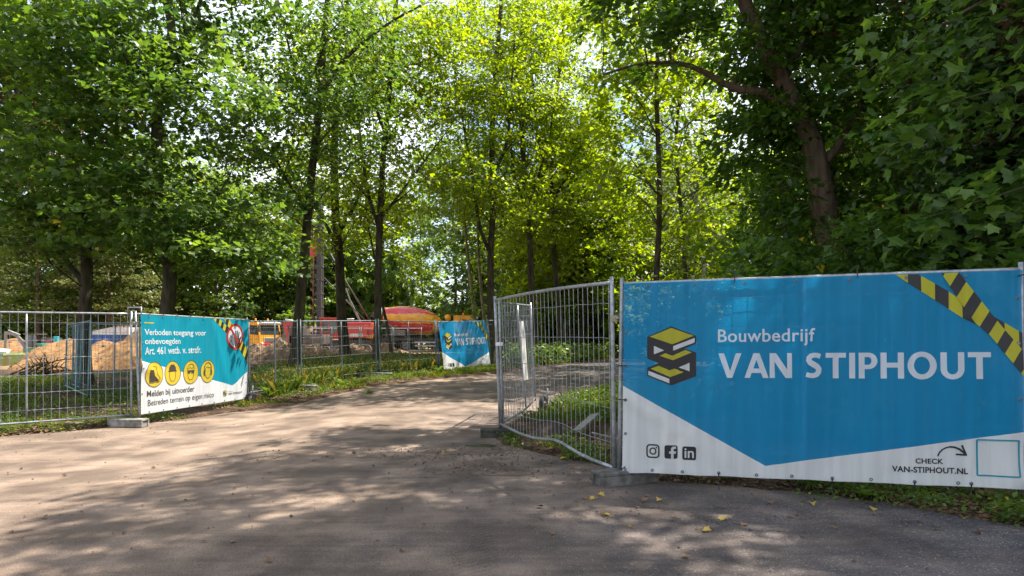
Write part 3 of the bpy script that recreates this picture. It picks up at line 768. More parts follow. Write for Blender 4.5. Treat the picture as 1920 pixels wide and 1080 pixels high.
protos = []
for i, (h, r, lf) in enumerate([(21, 5.2, L_FAR), (19, 4.6, L_FARD), (23, 5.0, L_FAR), (18, 4.4, L_LIME)]):
    pth = [Vector((0, 0, 0)), Vector((.3 * i - .4, .2, h * .3)), Vector((-.2, .1, h * .6)), Vector((.2, 0, h * .95))]
    t = tree('forest_tree', 'tall leafy tree of the wood in the background', pth, .22, .06, [((0, 0, h * .30), (r * .85, r * .85, h * .22), 3), ((0, 0, h * .60), (r, r, h * .26), 4), ((0, 0, h * .84), (r * .6, r * .6, h * .16), 2)],
             95, 5200, lf, LEAF6, .46, group='trees of the background wood', seed=100 + i, spread=1.0, holes=.15, sides=7)
    protos.append(t)
far = []
ORD = ['nearest', 'second nearest', 'third nearest', 'fourth nearest', 'fifth nearest', 'sixth nearest', 'seventh nearest', 'eighth nearest', 'ninth nearest', 'tenth nearest', 'eleventh nearest', 'twelfth nearest', 'thirteenth nearest', 'fourteenth nearest']
ZONES = [(120, 'behind the plain fence panel on the far left'), (255, 'behind the big sand heap'), (460, 'behind the safety notice banner'), (570, 'behind the yellow lorry'), (705, 'behind the red drilling rig'), (825, 'behind the mixer drum'), (925, 'behind the small company banner'), (1050, 'beyond the left half of the open gate'), (1165, 'beyond the right half of the open gate'), (1340, 'behind the logo of the long banner'), (1560, 'behind the word VAN of the long banner'), (5000, 'far behind the right end of the long banner')]
def place_label(px, d, what, allp):
    zi = [k for k, (e, _) in enumerate(ZONES) if px < e][0]; lo = ZONES[zi - 1][0] if zi else -1e9
    same = sorted([q for q in allp if lo <= q[0] < ZONES[zi][0]], key=lambda q: (q[1], q[0])); r = same.index((px, d))
    return ('leafy background ' if what == 'tree' else 'round leafy ') + what + ' ' + ZONES[zi][1] + ', ' + ('the only one' if len(same) == 1 else 'the ' + ORD[r] + ' there')
rr = random.Random(4)
for px, d in [(-120, 62), (20, 70), (110, 58), (190, 76), (265, 62), (340, 72), (415, 84), (450, 74), (520, 80), (590, 72), (660, 82), (720, 78), (790, 84), (850, 72), (905, 60), (960, 66), (1010, 52), (1062, 46), (1105, 58), (1150, 70), (1190, 48), (1250, 66), (1300, 58), (1360, 48), (1420, 40), (1460, 54), (1540, 42),
              (1640, 36), (1740, 34), (1840, 38), (1180, 92), (1080, 90), (980, 92), (760, 100), (620, 100), (480, 102), (330, 96), (180, 98), (40, 96), (1300, 88), (1420, 80), (1560, 66), (1700, 60), (1120, 42), (1035, 44), (1085, 40), (975, 47), (1150, 45), (60, 84), (150, 88), (240, 84), (320, 90), (400, 66), (560, 90)]:
    far.append((px, d))
for i, (px, d) in enumerate(far):
    t = protos[i % 4] if i < 4 else copy_tree(protos[rr.choice((0, 1, 2, 3)) if d > 60 else (3 if 960 < px < 1230 else rr.choice((0, 3, 3, 1)))])  # nearer trees past the gate take the brighter leaf as painted sunlight
    x = (px - 960) * d / 1200
    t['label'] = place_label(px, d, 'tree', far)
    t.location = (x, d, gz(x, d)); t.rotation_euler = (0, 0, rr.uniform(0, 6.28)); s = rr.uniform(.85, 1.15) * (0.8 if d < 50 else 1.0); t.scale = (s, s, s)
# bushes along the far edge of the site, one prototype of each kind
G_HEDGE = 'bushes along the far edge of the site'
bp = [shrub('bush', 'round leafy bush at the foot of the background wood', 0, 0, 5.0, 3.0, L_FARD, 3600, .40, 120, G_HEDGE), shrub('bush', 'round leafy bush at the foot of the background wood', 0, 0, 4.2, 2.8, L_FAR, 3400, .38, 121, G_HEDGE)]
bp.append(shrub('bush', 'round leafy bush', 0, 0, 4.0, 2.7, L_LIME, 3800, .30, 123, G_HEDGE))  # brighter leaf colour stands in for sunlight on the bushes past the gate
spots = [(x + 1.5, 74 + 3 * math.sin(x)) for x in range(-64, 24, 5)] + [(x, 68 + 6 * math.sin(x * .3)) for x in range(-58, 10, 4)] + [(2, 50), (5.5, 54), (9, 47), (12.5, 50), (16, 44), (19, 40), (23, 40), (27, 38), (6.0, 41.5), (9.5, 40), (13, 36), (0.5, 41), (3.5, 44.5), (7.5, 45)]
bpx = [(960 + x * 1200 / y, y) for x, y in spots]
for i, (x, y) in enumerate(spots):
    t = bp[i] if i < 3 else copy_tree(bp[2] if y < 58 and x > -4 else bp[i % 2])
    t['label'] = place_label(bpx[i][0], bpx[i][1], 'bush', bpx)
    t.location = (x, y, gz(x, y) - .1); t.rotation_euler = (0, 0, i * 1.7); s = .8 + .35 * ((i * 37) % 10) / 10; t.scale = (s, s, s * 1.05) if y < 73 else (s * 1.6, s * 1.4, s * 2.6)
# ------------------------------------------------------------ mobile fence panels
STEEL = pm('galvanised_steel', (0.36, 0.38, 0.40), (0.22, 0.24, 0.26), scale=22, rough=0.42, metal=0.55, bump=0.1, dirt=(0.14, 0.13, 0.12), dscale=5, damt=0.5)
STEEL_OLD = pm('weathered_steel', (0.16, 0.20, 0.22), (0.10, 0.13, 0.15), scale=18, rough=0.55, metal=0.35, dirt=(0.08, 0.08, 0.06), dscale=4, damt=0.5)
STEEL_DARK = pm('dark_wire', (0.10, 0.11, 0.115), (0.055, 0.06, 0.065), scale=18, rough=0.55, metal=0.4)
CONC = pm('concrete', (0.30, 0.29, 0.27), (0.19, 0.185, 0.17), scale=14, rough=0.95, bump=0.5, bscale=60, dirt=(0.10, 0.085, 0.065), dscale=6, damt=0.7, spec=0.2)
CONC_D = pm('mossy_concrete', (0.07, 0.068, 0.06), (0.035, 0.036, 0.028), scale=14, rough=0.95, bump=0.5, bscale=60, dirt=(0.05, 0.06, 0.02), dscale=6, damt=0.6, spec=0.2)
RUBBER = pm('rubber', (0.018, 0.018, 0.019), (0.035, 0.033, 0.03), scale=20, rough=0.8, bump=0.2)
PLASTIC_W = pm('white_plastic', (0.74, 0.73, 0.70), (0.58, 0.57, 0.54), scale=5, rough=0.5)
TIE = pm('cable_tie', (0.012, 0.012, 0.013), (0.03, 0.03, 0.03), scale=30, rough=0.5)

def bil(c, s, t):
    """c = BL, BR, TL, TR"""
    return (c[0] * (1 - s) + c[1] * s) * (1 - t) + (c[2] * (1 - s) + c[3] * s) * t

def panel(label, c, group, nv=26, nh=6, mid=1, mat=None, wmat=None, rt=.021, rw=.0036, bend=None, joined=False, seed=0, proto=True):
    """one welded mesh panel in a tube frame: posts, rails, one middle post, single wires"""
    mat = mat or STEEL; wmat = wmat or mat
    rr = random.Random(seed)
    c = [Vector(p) for p in c]
    root = empty('wire_fence', (c[0] + c[1]) / 2, 0, label, 'fence', group)
    f = bend or (lambda s, t: bil(c, s, t))
    for s in (0, 1):
        MB().tube([f(s, -0.02), f(s, .25), f(s, .5), f(s, .75), f(s, 1.02)], rt, 8).build('post', mat, root, world=True)
    eps = rt / 3.5
    for nm, t in (('top_rail', 1), ('bottom_rail', 0)):
        MB().tube([f(eps + (1 - 2 * eps) * k / 14, t + (-.012 if t else .012)) for k in range(15)], rt * .9, 8).build(nm, mat, root, world=True)
    for k in range(mid):
        s = (k + 1) / (mid + 1)
        MB().tube([f(s, .022 + .956 * q / 6) for q in range(7)], rt * .8, 6).build('middle_post', mat, root, world=True)
    jm = MB()
    nrm = (c[1] - c[0]).cross(Vector((0, 0, 1))).normalized()
    for k in range(nv):
        s = (k + .5) / nv; m = MB() if not joined else jm
        off = nrm * .006
        pts = [f(s + (rr.gauss(0, .0009) if q in (2, 3, 4) else 0), .016 + .968 * q / 6) + off for q in range(7)]
        m.tube(pts, rw, 4, cap=False, smooth=False)
        if not joined: m.build('vertical_wire', wmat, root, world=True)
    for k in range(nh):
        t = (k + .75) / (nh + .4) if nh > 1 else .5; m = MB() if not joined else jm
        pts = [f(q / 14, t) - nrm * .004 + Vector((0, 0, rr.gauss(0, .004))) for q in range(15)]
        m.tube(pts, rw * 1.15, 4, cap=False, smooth=False)
        if not joined: m.build('cross_wire', wmat, root, world=True)
    if joined: jm.build('wire_mesh', wmat, root, world=True)['kind'] = 'stuff'
    return root

def quad(p0, p1, p2, p3): return [Vector(p0), Vector(p1), Vector(p2), Vector(p3)]
def pxquad(bl, br, tl, tr):
    """corners from picture positions with depths (x, y, d)"""
    return [at(*bl), at(*br), at(*tl), at(*tr)]

G_FENCE = 'mobile wire fence panels round the building site'
cL = pxquad((-183, 812, 10.6), (246, 780, 12.6), (-183, 580, 10.6), (246, 586, 12.6))
panel('plain wire fence panel on the far left, no banner on it', cL, G_FENCE, nv=27, nh=6, rw=.0044, seed=1)
cN = pxquad((261, 778, 12.62), (463, 748, 16.2), (254, 586, 12.6), (463, 598, 16.2))
panel('wire fence panel carrying the safety notice banner, wheel at its far end', cN, G_FENCE, nv=26, nh=6, seed=2)
c3 = pxquad((468, 737, 16.3), (559, 726, 18.9), (466, 601, 16.3), (557, 601, 18.9))
panel('wire fence panel just right of the safety notice, weeds behind it', c3, G_FENCE, nv=24, nh=6, mat=STEEL_OLD, wmat=STEEL_DARK, rw=.0038, seed=3)
c4 = pxquad((566, 726, 18.95), (707, 709, 22.2), (563, 601, 18.95), (704, 600, 22.2))
panel('wire fence panel across the two dark maple trunks in the middle', c4, G_FENCE, nv=24, nh=6, mat=STEEL_OLD, wmat=STEEL_DARK, rw=.004, seed=4)
c5 = pxquad((714, 708, 22.25), (820, 697, 25.0), (709, 600, 22.25), (815, 602, 25.0))
panel('wire fence panel in front of the mixer truck wheels', c5, G_FENCE, nv=24, nh=6, mat=STEEL_OLD, wmat=STEEL_DARK, rw=.0042, seed=5)
c6 = pxquad((825, 698, 25.05), (919, 688, 28.0), (817, 602, 25.05), (912, 601, 28.0))
panel('wire fence panel behind the small blue company banner', c6, G_FENCE, nv=24, nh=6, mat=STEEL_OLD, wmat=STEEL_DARK, rw=.004, seed=6, joined=True)
c7 = pxquad((921, 685, 28.05), (986, 676, 30.8), (914, 600, 28.05), (986, 600, 30.8))
panel('distant wire fence panel seen through the left part of the open gate', c7, G_FENCE, nv=22, nh=6, mat=STEEL_OLD, wmat=STEEL_DARK, rw=.004, seed=7, joined=True)
c8 = pxquad((1058, 667, 39), (1112, 661, 42), (1058, 600, 39), (1112, 600, 42))
panel('distant wire fence panel beyond the road, seen through the right part of the gate', c8, G_FENCE, nv=14, nh=6, mat=STEEL, wmat=STEEL, rw=.009, seed=8, joined=True)
# panels inside the site
G_IN = 'fence panels standing inside the site'
for i, (a, b, d0, d1) in enumerate([(586, 620, 37, 38), (622, 674, 38, 39), (677, 735, 39, 40), (738, 790, 40, 41)]):
    lab = ['short run of inner site fence left of the thick maple trunk', 'inner site fence panel in front of the red rig cab', 'inner site fence panel right of the thick maple trunk', 'inner site fence panel under the mixer drum'][i]
    q = [at(a, 676, d0), at(b, 675, d1), at(a, 615, d0), at(b, 615, d1)]
    panel(lab, q, G_IN, nv=14, nh=5, mat=STEEL_OLD, wmat=STEEL_DARK, rw=.005, rt=.028, seed=20 + i, joined=True)
TEAL = pm('teal_steel', (0.10, 0.20, 0.22), (0.06, 0.12, 0.13), scale=12, rough=0.5, metal=0.3)
G_LEAN = 'spare panels leaning by the low forked maple'
panel('spare teal fence panel leaning before the forked maple trunk, its right end low', pxquad((122, 724, 18.2), (165, 744, 16.6), (126, 608, 18.6), (170, 600, 17.2)), G_LEAN, nv=12, nh=5, mat=TEAL, wmat=TEAL, rw=.004, seed=31)
panel('second spare teal panel close behind the leaning one, left of the maple trunk', pxquad((136, 722, 19.0), (150, 728, 17.8), (138, 610, 19.3), (154, 606, 18.2)), G_LEAN, nv=12, nh=5, mat=TEAL, wmat=TEAL, rw=.004, seed=32)
panel('spare teal panel set behind the forked maple, running to the notice banner', pxquad((166, 742, 17.4), (262, 748, 16.8), (172, 606, 17.6), (262, 608, 16.9)), G_LEAN, nv=14, nh=5, mat=TEAL, wmat=TEAL, rw=.003, seed=33, mid=1)

# the open gate: a bent panel, its leaf folded back behind it
G_GATE = 'bent wire gate panels of the open site entrance'
gA = pxquad((938, 797, 10.15), (1152, 882, 6.98), (928, 560, 10.15), (1147, 526, 6.98))
def gate_bend(s, t):
    p = bil(gA, s, t)
    # the bottom rail is kicked in and the top rail arches
    k = max(0.0, 1 - t * 2.2)
    dip = -0.03 * math.exp(-((s - .25) / .18) ** 2) + 0.075 * math.exp(-((s - .60) / .13) ** 2)
    p = p + Vector((0, 0, 1)) * (dip * k) + Vector((-.35, -.9, 0)) * (.03 * k * math.sin(PI * s))
    p = p + Vector((0, 0, 1)) * (t ** 3 * .03 * math.sin(PI * s)) + Vector((.25, .9, 0)) * (.012 * math.sin(PI * s) * math.sin(PI * t))
    return p
panel('bent galvanised wire gate with a kinked bottom rail, left of the long banner', gA, G_GATE, nv=30, nh=5, mid=0, bend=gate_bend, rt=.024, rw=.0034, seed=41)
gB = pxquad((943, 795, 10.3), (1003, 748, 13.7), (936, 565, 10.3), (995, 571, 13.7))
def gate_bend2(s, t):
    p = bil(gB, s, t)
    return p + Vector((.9, -.15, 0)) * (.10 * math.sin(PI * s) * (1 - t))
panel('second wire gate panel folded back behind the first, white plastic strip on it', gB, G_GATE, nv=24, nh=5, mid=1, bend=gate_bend2, rt=.021, rw=.0034, seed=42)
# the long panel behind the long banner, and the post of the next one
gR = pxquad((1161, 880, 6.90), (1917, 918, 5.83), (1166, 528, 6.90), (1914, 500, 5.83))
panel('long galvanised fence panel that holds the long blue company banner', gR, G_FENCE, nv=26, nh=6, rt=.022, rw=.0034, seed=43)
gN = [gR[1] + Vector((.055, -.02, -.05)), gR[1] + Vector((3.4, -1.0, -.08)), gR[3] + Vector((.055, -.02, 0.03)), gR[3] + Vector((3.4, -1.0, 0))]
panel('fence panel cut off by the right edge of the photo, only its post showing', gN, G_FENCE, nv=26, nh=6, rt=.022, rw=.0034, seed=44, joined=True)

# ---- things fixed to the fences
def coupler(p, label):
    r = empty('steel_clamp', p, 0, label, 'clamp', 'clamps joining the fence posts')
    m = MB(); m.box((0, 0, 0), (.155, .012, .07), bev=.003); m.box((0, -.05, 0), (.155, .012, .07), bev=.003)
    m.build('clamp_plate', pm('zinc_yellow', (.30, .27, .17), (.20, .18, .12), scale=20, rough=.45, metal=.6), r)
    m = MB(); m.tube([(0, .03, 0), (0, -.085, 0)], .011, 8); m.tube([(0, -.056, 0), (0, -.07, 0)], .022, 6); m.build('bolt', STEEL, r)
    return r
coupler(bil(gA, 1, .80) + Vector((.055, .022, 0)), 'zinc clamp joining the bent gate to the long banner panel')
r = coupler(at(255, 606, 12.55), 'clamp at the top of the posts beside the safety notice')
m = MB(); p = bil(cL, 1, 1.03); q = bil(cN, 0, 1.03)
hook = empty('steel_hook', p, 0, 'bent steel hook looped over the two posts by the safety notice', 'hook')
m.tube([p + Vector((-.06, 0, -.15)), p + Vector((-.06, 0, .04)), p + Vector((.2, 0, .04)), p + Vector((.2, 0, -.16))], .016, 6); m.build('hook_bar', STEEL, hook, world=True)
# a plate and a plastic cover strip
v = at(936, 645, 10.0)
m = MB(); m.box(v, (.11, .012, .055), bev=.003); tag(m.build('post_plate', PLASTIC_W), 'small white plate on the left post of the bent gate', 'plate')
v0, v1 = at(976, 603, 11.75), at(984, 712, 11.6)
m = MB(); d = (gB[1] - gB[0]).normalized(); sd = Vector((d.y, -d.x, 0))
for k, (a, b) in enumerate(((-.085, -.03), (-.03, .03), (.03, .085))):
    m.bar(v0 + d * (a + b) / 2 * 2.6 + sd * (.03 if k == 1 else .022), v1 + d * (a + b) / 2 * 2.6 + sd * (.03 if k == 1 else .022), (b - a) * 2.5, .012, up=sd)
tag(m.build('cover_strip', PLASTIC_W), 'upright white plastic strip tied to the folded gate panel', 'strip')

def wheel(p, r, w, axis, label, mat_hub=None):
    root = empty('gate_wheel', p, 0, label, 'wheel', 'small wheels under the gate panels')
    a = Vector(axis).normalized()
    m = MB(); m.lathe([(-w * .5, r * .62), (-w * .5, r * .9), (-w * .3, r), (w * .3, r), (w * .5, r * .9), (w * .5, r * .62)], (0, 0, 0), a, 18); m.build('tyre', RUBBER, root)
    m = MB(); m.lathe([(-w * .42, .001), (-w * .42, r * .2), (-w * .3, r * .25), (-w * .34, r * .6), (w * .34, r * .6), (w * .3, r * .25), (w * .42, r * .2), (w * .42, .001)], (0, 0, 0), a, 14)
    m.build('rim', mat_hub or pm('wheel_rim', (.42, .36, .30), (.28, .22, .17), scale=10, rough=.6), root)
    m = MB(); m.tube([a * w * .4, a * (w * .9), a * (w * .9) + Vector((0, 0, .32))], .018, 6); m.build('fork', STEEL_OLD, root)
    return root
v = at(467, 755, 16.15); wheel((v.x + .05, v.y, gz(v.x, v.y) + .15), .15, .09, (.75, -.65, 0), 'small wheel under the far end of the notice panel')
v = at(1019, 746, 13.5); wheel((v.x, v.y, gz(v.x, v.y) + .17), .17, .1, (.9, -.4, 0), 'black wheel in the grass at the folded gate panel')

# concrete feet with slots for the posts
def foot(x, y, rz, label, mat=None, L=.72, h=.15, w=.23, z=None):
    z = gz(x, y) if z is None else z
    r = empty('ballast_block', (x, y, z), rz, label, 'fence foot', 'concrete feet of the fence')
    m = MB()
    # a block with a hollow end: top plate, two walls and cross walls
    m.box((0, 0, h * .86), (L, w, h * .28), bev=.012)
    m.box((0, -w / 2 + .022, h * .36), (L * .99, .044, h * .72), bev=.006); m.box((0, w / 2 - .022, h * .36), (L * .99, .044, h * .72), bev=.006)
    for k in (-.44, -.06, .06, .44): m.box((L * k, 0, h * .36), (.045, w - .09, h * .72))
    for s in (-1, 1): m.box((s * (L / 2 - .045), 0, h * .37), (.03, .05, h * .7))
    m.build('block', mat or CONC, r)
    for k in (-.12, -.03, .06, .15, .25):
        q = MB(); q.lathe([(0, .026), (.004, .026), (.004, .019), (.0, .019)], (L * k, 0, h + .001), (0, 0, 1), 12); q.build('slot_ring', mat or CONC, r)
        q = MB(); q.lathe([(0, .001), (0.002, .019)], (L * k, 0, h + .0005), (0, 0, 1), 12); q.build('slot', TIE, r)
    return r
foot(-7.46, 12.45, -.12, 'grey concrete foot under the post of the safety notice panel', z=gz(-7.46, 12.45) + .01)
foot(1.22, 6.9, .42, 'shade-darkened concrete foot between the bent gate and the long banner', mat=pm('shaded_concrete', (0.15, 0.145, 0.135), (0.085, 0.082, 0.075), scale=14, rough=.95, bump=.6, bscale=60, dirt=(.06, .05, .04), dscale=6, damt=.7, spec=.2), z=-.005)  # darker copy of the concrete: the foot's shade is put into the colour
foot(-.14, 10.1, .05, 'dark mossy concrete foot under the left post of the bent gate', mat=CONC_D, z=-.02)
v = at(572, 730, 18.6); foot(v.x, v.y, -.25, 'concrete foot in the weeds at the second post pair', z=gz(v.x, v.y) + .02)
v = at(716, 711, 22.0); foot(v.x, v.y, -.3, 'concrete foot at the fence post before the mixer truck', z=gz(v.x, v.y) + .02)
v = at(1085, 664, 40); foot(v.x, v.y, 0, 'dark foot under the distant fence panel beyond the road', mat=CONC_D)
m = MB(); v = at(1915, 958, 5.75); z0 = gz(v.x, v.y)
m.box((v.x + .09, v.y - .02, z0 + .10), (.10, .10, .34), bev=.008)
tag(m.build('timber_stub', pm('weathered_timber', (.22, .16, .10), (.12, .085, .055), scale=5, rough=.9, bump=.5, stretch=(6, 6, .6))), 'weathered timber stub under the last post at the right edge', 'post')

# ------------------------------------------------------------ banners
def sheet_mat(name, col, trans=.42, rough=.5, var=.88, thru=0.0):
    return pm(name, col, tuple(c * var for c in col), scale=13, stretch=(1, 1, .045), contrast=(.38, .62), rough=rough, trans=trans, thru=thru, bump=.10, bscale=30, dirt=tuple(c * .8 + .02 for c in col), dscale=4, damt=.25, spec=.35)
BLUE = sheet_mat('banner_blue', (0.001, 0.29, 0.58), thru=.17)
WHITE = sheet_mat('banner_white', (0.85, 0.86, 0.87), thru=.10)
BLACK = sheet_mat('banner_black', (0.018, 0.018, 0.020), .05)
YELL = sheet_mat('banner_yellow', (0.60, 0.55, 0.035))
LOGOY = sheet_mat('banner_olive_yellow', (0.56, 0.52, 0.04))
AQUA = sheet_mat('notice_aqua', (0.004, 0.30, 0.42))
RED = sheet_mat('notice_red', (0.52, 0.035, 0.03))
SIGNY = sheet_mat('notice_yellow', (0.72, 0.55, 0.05))
BROWNK = sheet_mat('notice_print', (0.055, 0.045, 0.04), .05)
QRT = sheet_mat('banner_teal', (0.02, 0.30, 0.40))

def text_polys(s, x0, y0, x1, y1, bold=0.0, italic=0.0, space=1.0):
    """outline text with the built-in face, scaled to fill the box; returns verts2d, faces"""
    cu = bpy.data.curves.new('lettering', 'FONT'); cu.body = s; cu.size = 1.0; cu.offset = bold; cu.space_character = space; cu.resolution_u = 4; cu.shear = italic
    o = bpy.data.objects.new('lettering', cu); COL.objects.link(o)
    dg = bpy.context.evaluated_depsgraph_get(); me = bpy.data.meshes.new_from_object(o.evaluated_get(dg))
    vs = np.array([v.co[:2] for v in me.vertices]); fs = [tuple(p.vertices) for p in me.polygons]
    bpy.data.objects.remove(o); bpy.data.curves.remove(cu); bpy.data.meshes.remove(me)
    lo = vs.min(0); hi = vs.max(0)
    vs = (vs - lo) / (hi - lo) * np.array([x1 - x0, y1 - y0]) + np.array([x0, y0])
    return vs, fs

class Banner:
    def __init__(s, name, label, c, L, H, off, wave, cat='banner', group=None, step=.05):
        s.c = [Vector(p) for p in c]; s.step = step; s.L = L; s.H = H; s.off = off; s.wave = wave
        s.root = empty(name, (s.c[0] + s.c[1]) / 2, 0, label, cat, group)
        n = (s.c[1] - s.c[0]).cross(s.c[2] - s.c[0]).normalized(); s.n = n           # faces the camera side
    def P(s, u, v, lift=0.0):
        return bil(s.c, u / s.L, v / s.H) + s.n * (s.off + s.wave(u, v) + lift)
    def poly(s, name, polys, mat, lift, step=.12, inside=True):
        """flat outlines in banner metres, cut into a grid so that they follow the folds"""
        bm = bmesh.new()
        for pts in polys:
            vs = [bm.verts.new((p[0], p[1], 0)) for p in pts]
            try: bm.faces.new(vs)
            except ValueError: pass
        return s._finish(name, bm, mat, lift, step)
    def text(s, name, txt, x0, y0, x1, y1, mat, lift=.003, bold=0.0, step=.25, space=1.0, italic=0.0):
        vs, fs = text_polys(txt, x0, y0, x1, y1, bold, italic, space)
        bm = bmesh.new(); bv = [bm.verts.new((a, b, 0)) for a, b in vs]
        for f in fs:
            try: bm.faces.new([bv[i] for i in f])
            except ValueError: pass
        return s._finish(name, bm, mat, lift, step)
    def _finish(s, name, bm, mat, lift, step):
        step = s.step
        if step:
            co = [v.co for v in bm.verts]
            for ax, lim in ((0, s.L), (1, s.H)):
                lo_, hi_ = min(q[ax] for q in co), max(q[ax] for q in co)
                k = (int(lo_ / step) + 1) * step
                while k < min(lim, hi_):
                    no = (1, 0, 0) if ax == 0 else (0, 1, 0)
                    bmesh.ops.bisect_plane(bm, geom=bm.verts[:] + bm.edges[:] + bm.faces[:], plane_co=(k if ax == 0 else 0, k if ax else 0, 0), plane_no=no)
                    k += step
        base = s.root.location
        for f in bm.faces:
            f.normal_update()
            if f.normal.z < 0: f.normal_flip()
        for v in bm.verts: v.co = s.P(v.co.x, v.co.y, lift) - base
        me = bpy.data.meshes.new(name); bm.to_mesh(me); bm.free()
        for p in me.polygons: p.use_smooth = True
        me.materials.append(mat)
        o = bpy.data.objects.new(name, me); COL.objects.link(o); o.parent = s.root
        return o

def ring(cx, cy, rx, ry, n=28, a0=0, a1=2 * PI): return [(cx + rx * math.cos(a0 + (a1 - a0) * k / n), cy + ry * math.sin(a0 + (a1 - a0) * k / n)) for k in range(n + (0 if abs(a1 - a0 - 2 * PI) < 1e-6 else 1))]
def annulus(cx, cy, rx, ry, w, n=32):
    a = ring(cx, cy, rx, ry, n); b = ring(cx, cy, rx - w, ry - w, n)
    return [[a[i], a[(i + 1) % n], b[(i + 1) % n], b[i]] for i in range(n)]
def stroke(pts, w):
    out = []
    for (x0, y0), (x1, y1) in zip(pts[:-1], pts[1:]):
        L = math.hypot(x1 - x0, y1 - y0) + 1e-9; nx, ny = -(y1 - y0) / L * w / 2, (x1 - x0) / L * w / 2
        ex, ey = (x1 - x0) / L * w * .3, (y1 - y0) / L * w * .3
        out.append([(x0 + nx - ex, y0 + ny - ey), (x0 - nx - ex, y0 - ny - ey), (x1 - nx + ex, y1 - ny + ey), (x1 + nx + ex, y1 + ny + ey)])
    return out
def rrect(x0, y0, x1, y1, r, n=4):
    p = []
    for cx, cy, a in ((x1 - r, y1 - r, 0), (x0 + r, y1 - r, PI / 2), (x0 + r, y0 + r, PI), (x1 - r, y0 + r, 1.5 * PI)):
        p += [(cx + r * math.cos(a + PI / 2 * k / n), cy + r * math.sin(a + PI / 2 * k / n)) for k in range(n + 1)]
    return p
def rframe(x0, y0, x1, y1, r, w):
    a = rrect(x0, y0, x1, y1, r); b = rrect(x0 + w, y0 + w, x1 - w, y1 - w, max(r - w, .004)); n = len(a)
    return [[a[i], a[(i + 1) % n], b[(i + 1) % n], b[i]] for i in range(n)]
def clip_half(poly, a, b, c):
    """keep a*x + b*y <= c"""
    out = []
    for i in range(len(poly)):
        p, q = poly[i], poly[(i + 1) % len(poly)]
        dp, dq = a * p[0] + b * p[1] - c, a * q[0] + b * q[1] - c
        if dp <= 0: out.append(p)
        if (dp < 0 < dq) or (dq < 0 < dp):
            t = dp / (dp - dq); out.append((p[0] + (q[0] - p[0]) * t, p[1] + (q[1] - p[1]) * t))
    return out
def hazard(b, name, poly, period, shear, lift, phase=0.0, edge=None):
    """a black and yellow barrier tape: bands cut out of the ribbon outline"""
    bl, ye = [], []
    x0 = min(p[0] for p in poly) - 2; k = 0
    while x0 + k * period < max(p[0] for p in poly) + 2:
        for j, dst in ((0, ye), (1, bl)):
            a = x0 + (k + j * .5) * period + phase; e = a + period / 2
            q = clip_half(clip_half(poly, 1, shear, e), -1, -shear, -a)
            if len(q) > 2: dst.append(q)
        k += 1
    b.poly(name + '_yellow', ye, YELL, lift, .3); b.poly(name + '_black', bl, BLACK, lift, .3)

def eyelets(b, us_top, us_bot, vs_l=(), vs_r=()):
    for u, v in [(u, b.H - .035) for u in us_top] + [(u, .03) for u in us_bot] + [(.03, v) for v in vs_l] + [(b.L - .03, v) for v in vs_r]:
        m = MB(); p = b.P(u, v, .002)
        m.lathe([(0, .017), (.006, .015), (.006, .008), (0, .007)], p, b.n, 10); m.build('eyelet', STEEL_OLD, b.root, world=True)
def ties(b, lst, ln=.12):
    for i, (u, v, du, dv) in enumerate(lst):
        m = MB(); p = b.P(u, v, .012); e = b.P(u + du * ln, v + dv * ln, -.03); t = b.P(u + du * ln * 1.0, v + dv * ln * 1.6, .03)
        m.tube([b.P(u, v, -.02), p, e, t], .006, 5); m.build('cable_tie', TIE, b.root, world=True)

def van_logo(b, pre, x, y, sx, sy, lift):
    """the three stacked plates"""
    M = lambda pts: [(x + p[0] * sx, y + p[1] * sy) for p in pts]
    blk = [[(0.24, .90), (.485, 1.0), (.485, .595), (.0, .78), (.0, .97 - .145)], ]
    o = [(.486, 1.499), (.731, 1.4), (.731, 1.323), (.615, 1.271), (.731, 1.233), (.732, .994), (.488, .9), (.248, .997), (.248, 1.078), (.365, 1.126), (.247, 1.172), (.246, 1.396)]
    n = lambda pts: M([((p[0] - .246) / .486, (p[1] - .9) / .599) for p in pts])
    b.poly(pre + '_outline', [n(o)], BLACK, lift, .2)
    b.poly(pre + '_face', [n([(.486, 1.482), (.709, 1.4), (.498, 1.316), (.272, 1.396)]), n([(.626, 1.258), (.690, 1.233), (.505, 1.155), (.372, 1.2), (.430, 1.226), (.498, 1.20)]), n([(.362, 1.098), (.471, 1.053), (.522, 1.070), (.612, 1.035), (.477, .985), (.280, 1.069)])], LOGOY, lift + .002, .2)
    for q in ([(.718, 1.378), (.718, 1.333), (.507, 1.252), (.507, 1.297)], [(.314, 1.303), (.416, 1.255), (.315, 1.216)], [(.668, 1.13), (.668, 1.044), (.562, 1.082)], [(.258, 1.048), (.470, .966), (.470, .921), (.258, 1.006)]):
        b.poly(pre + '_side', [n(q)], WHITE, lift + .002, .2)

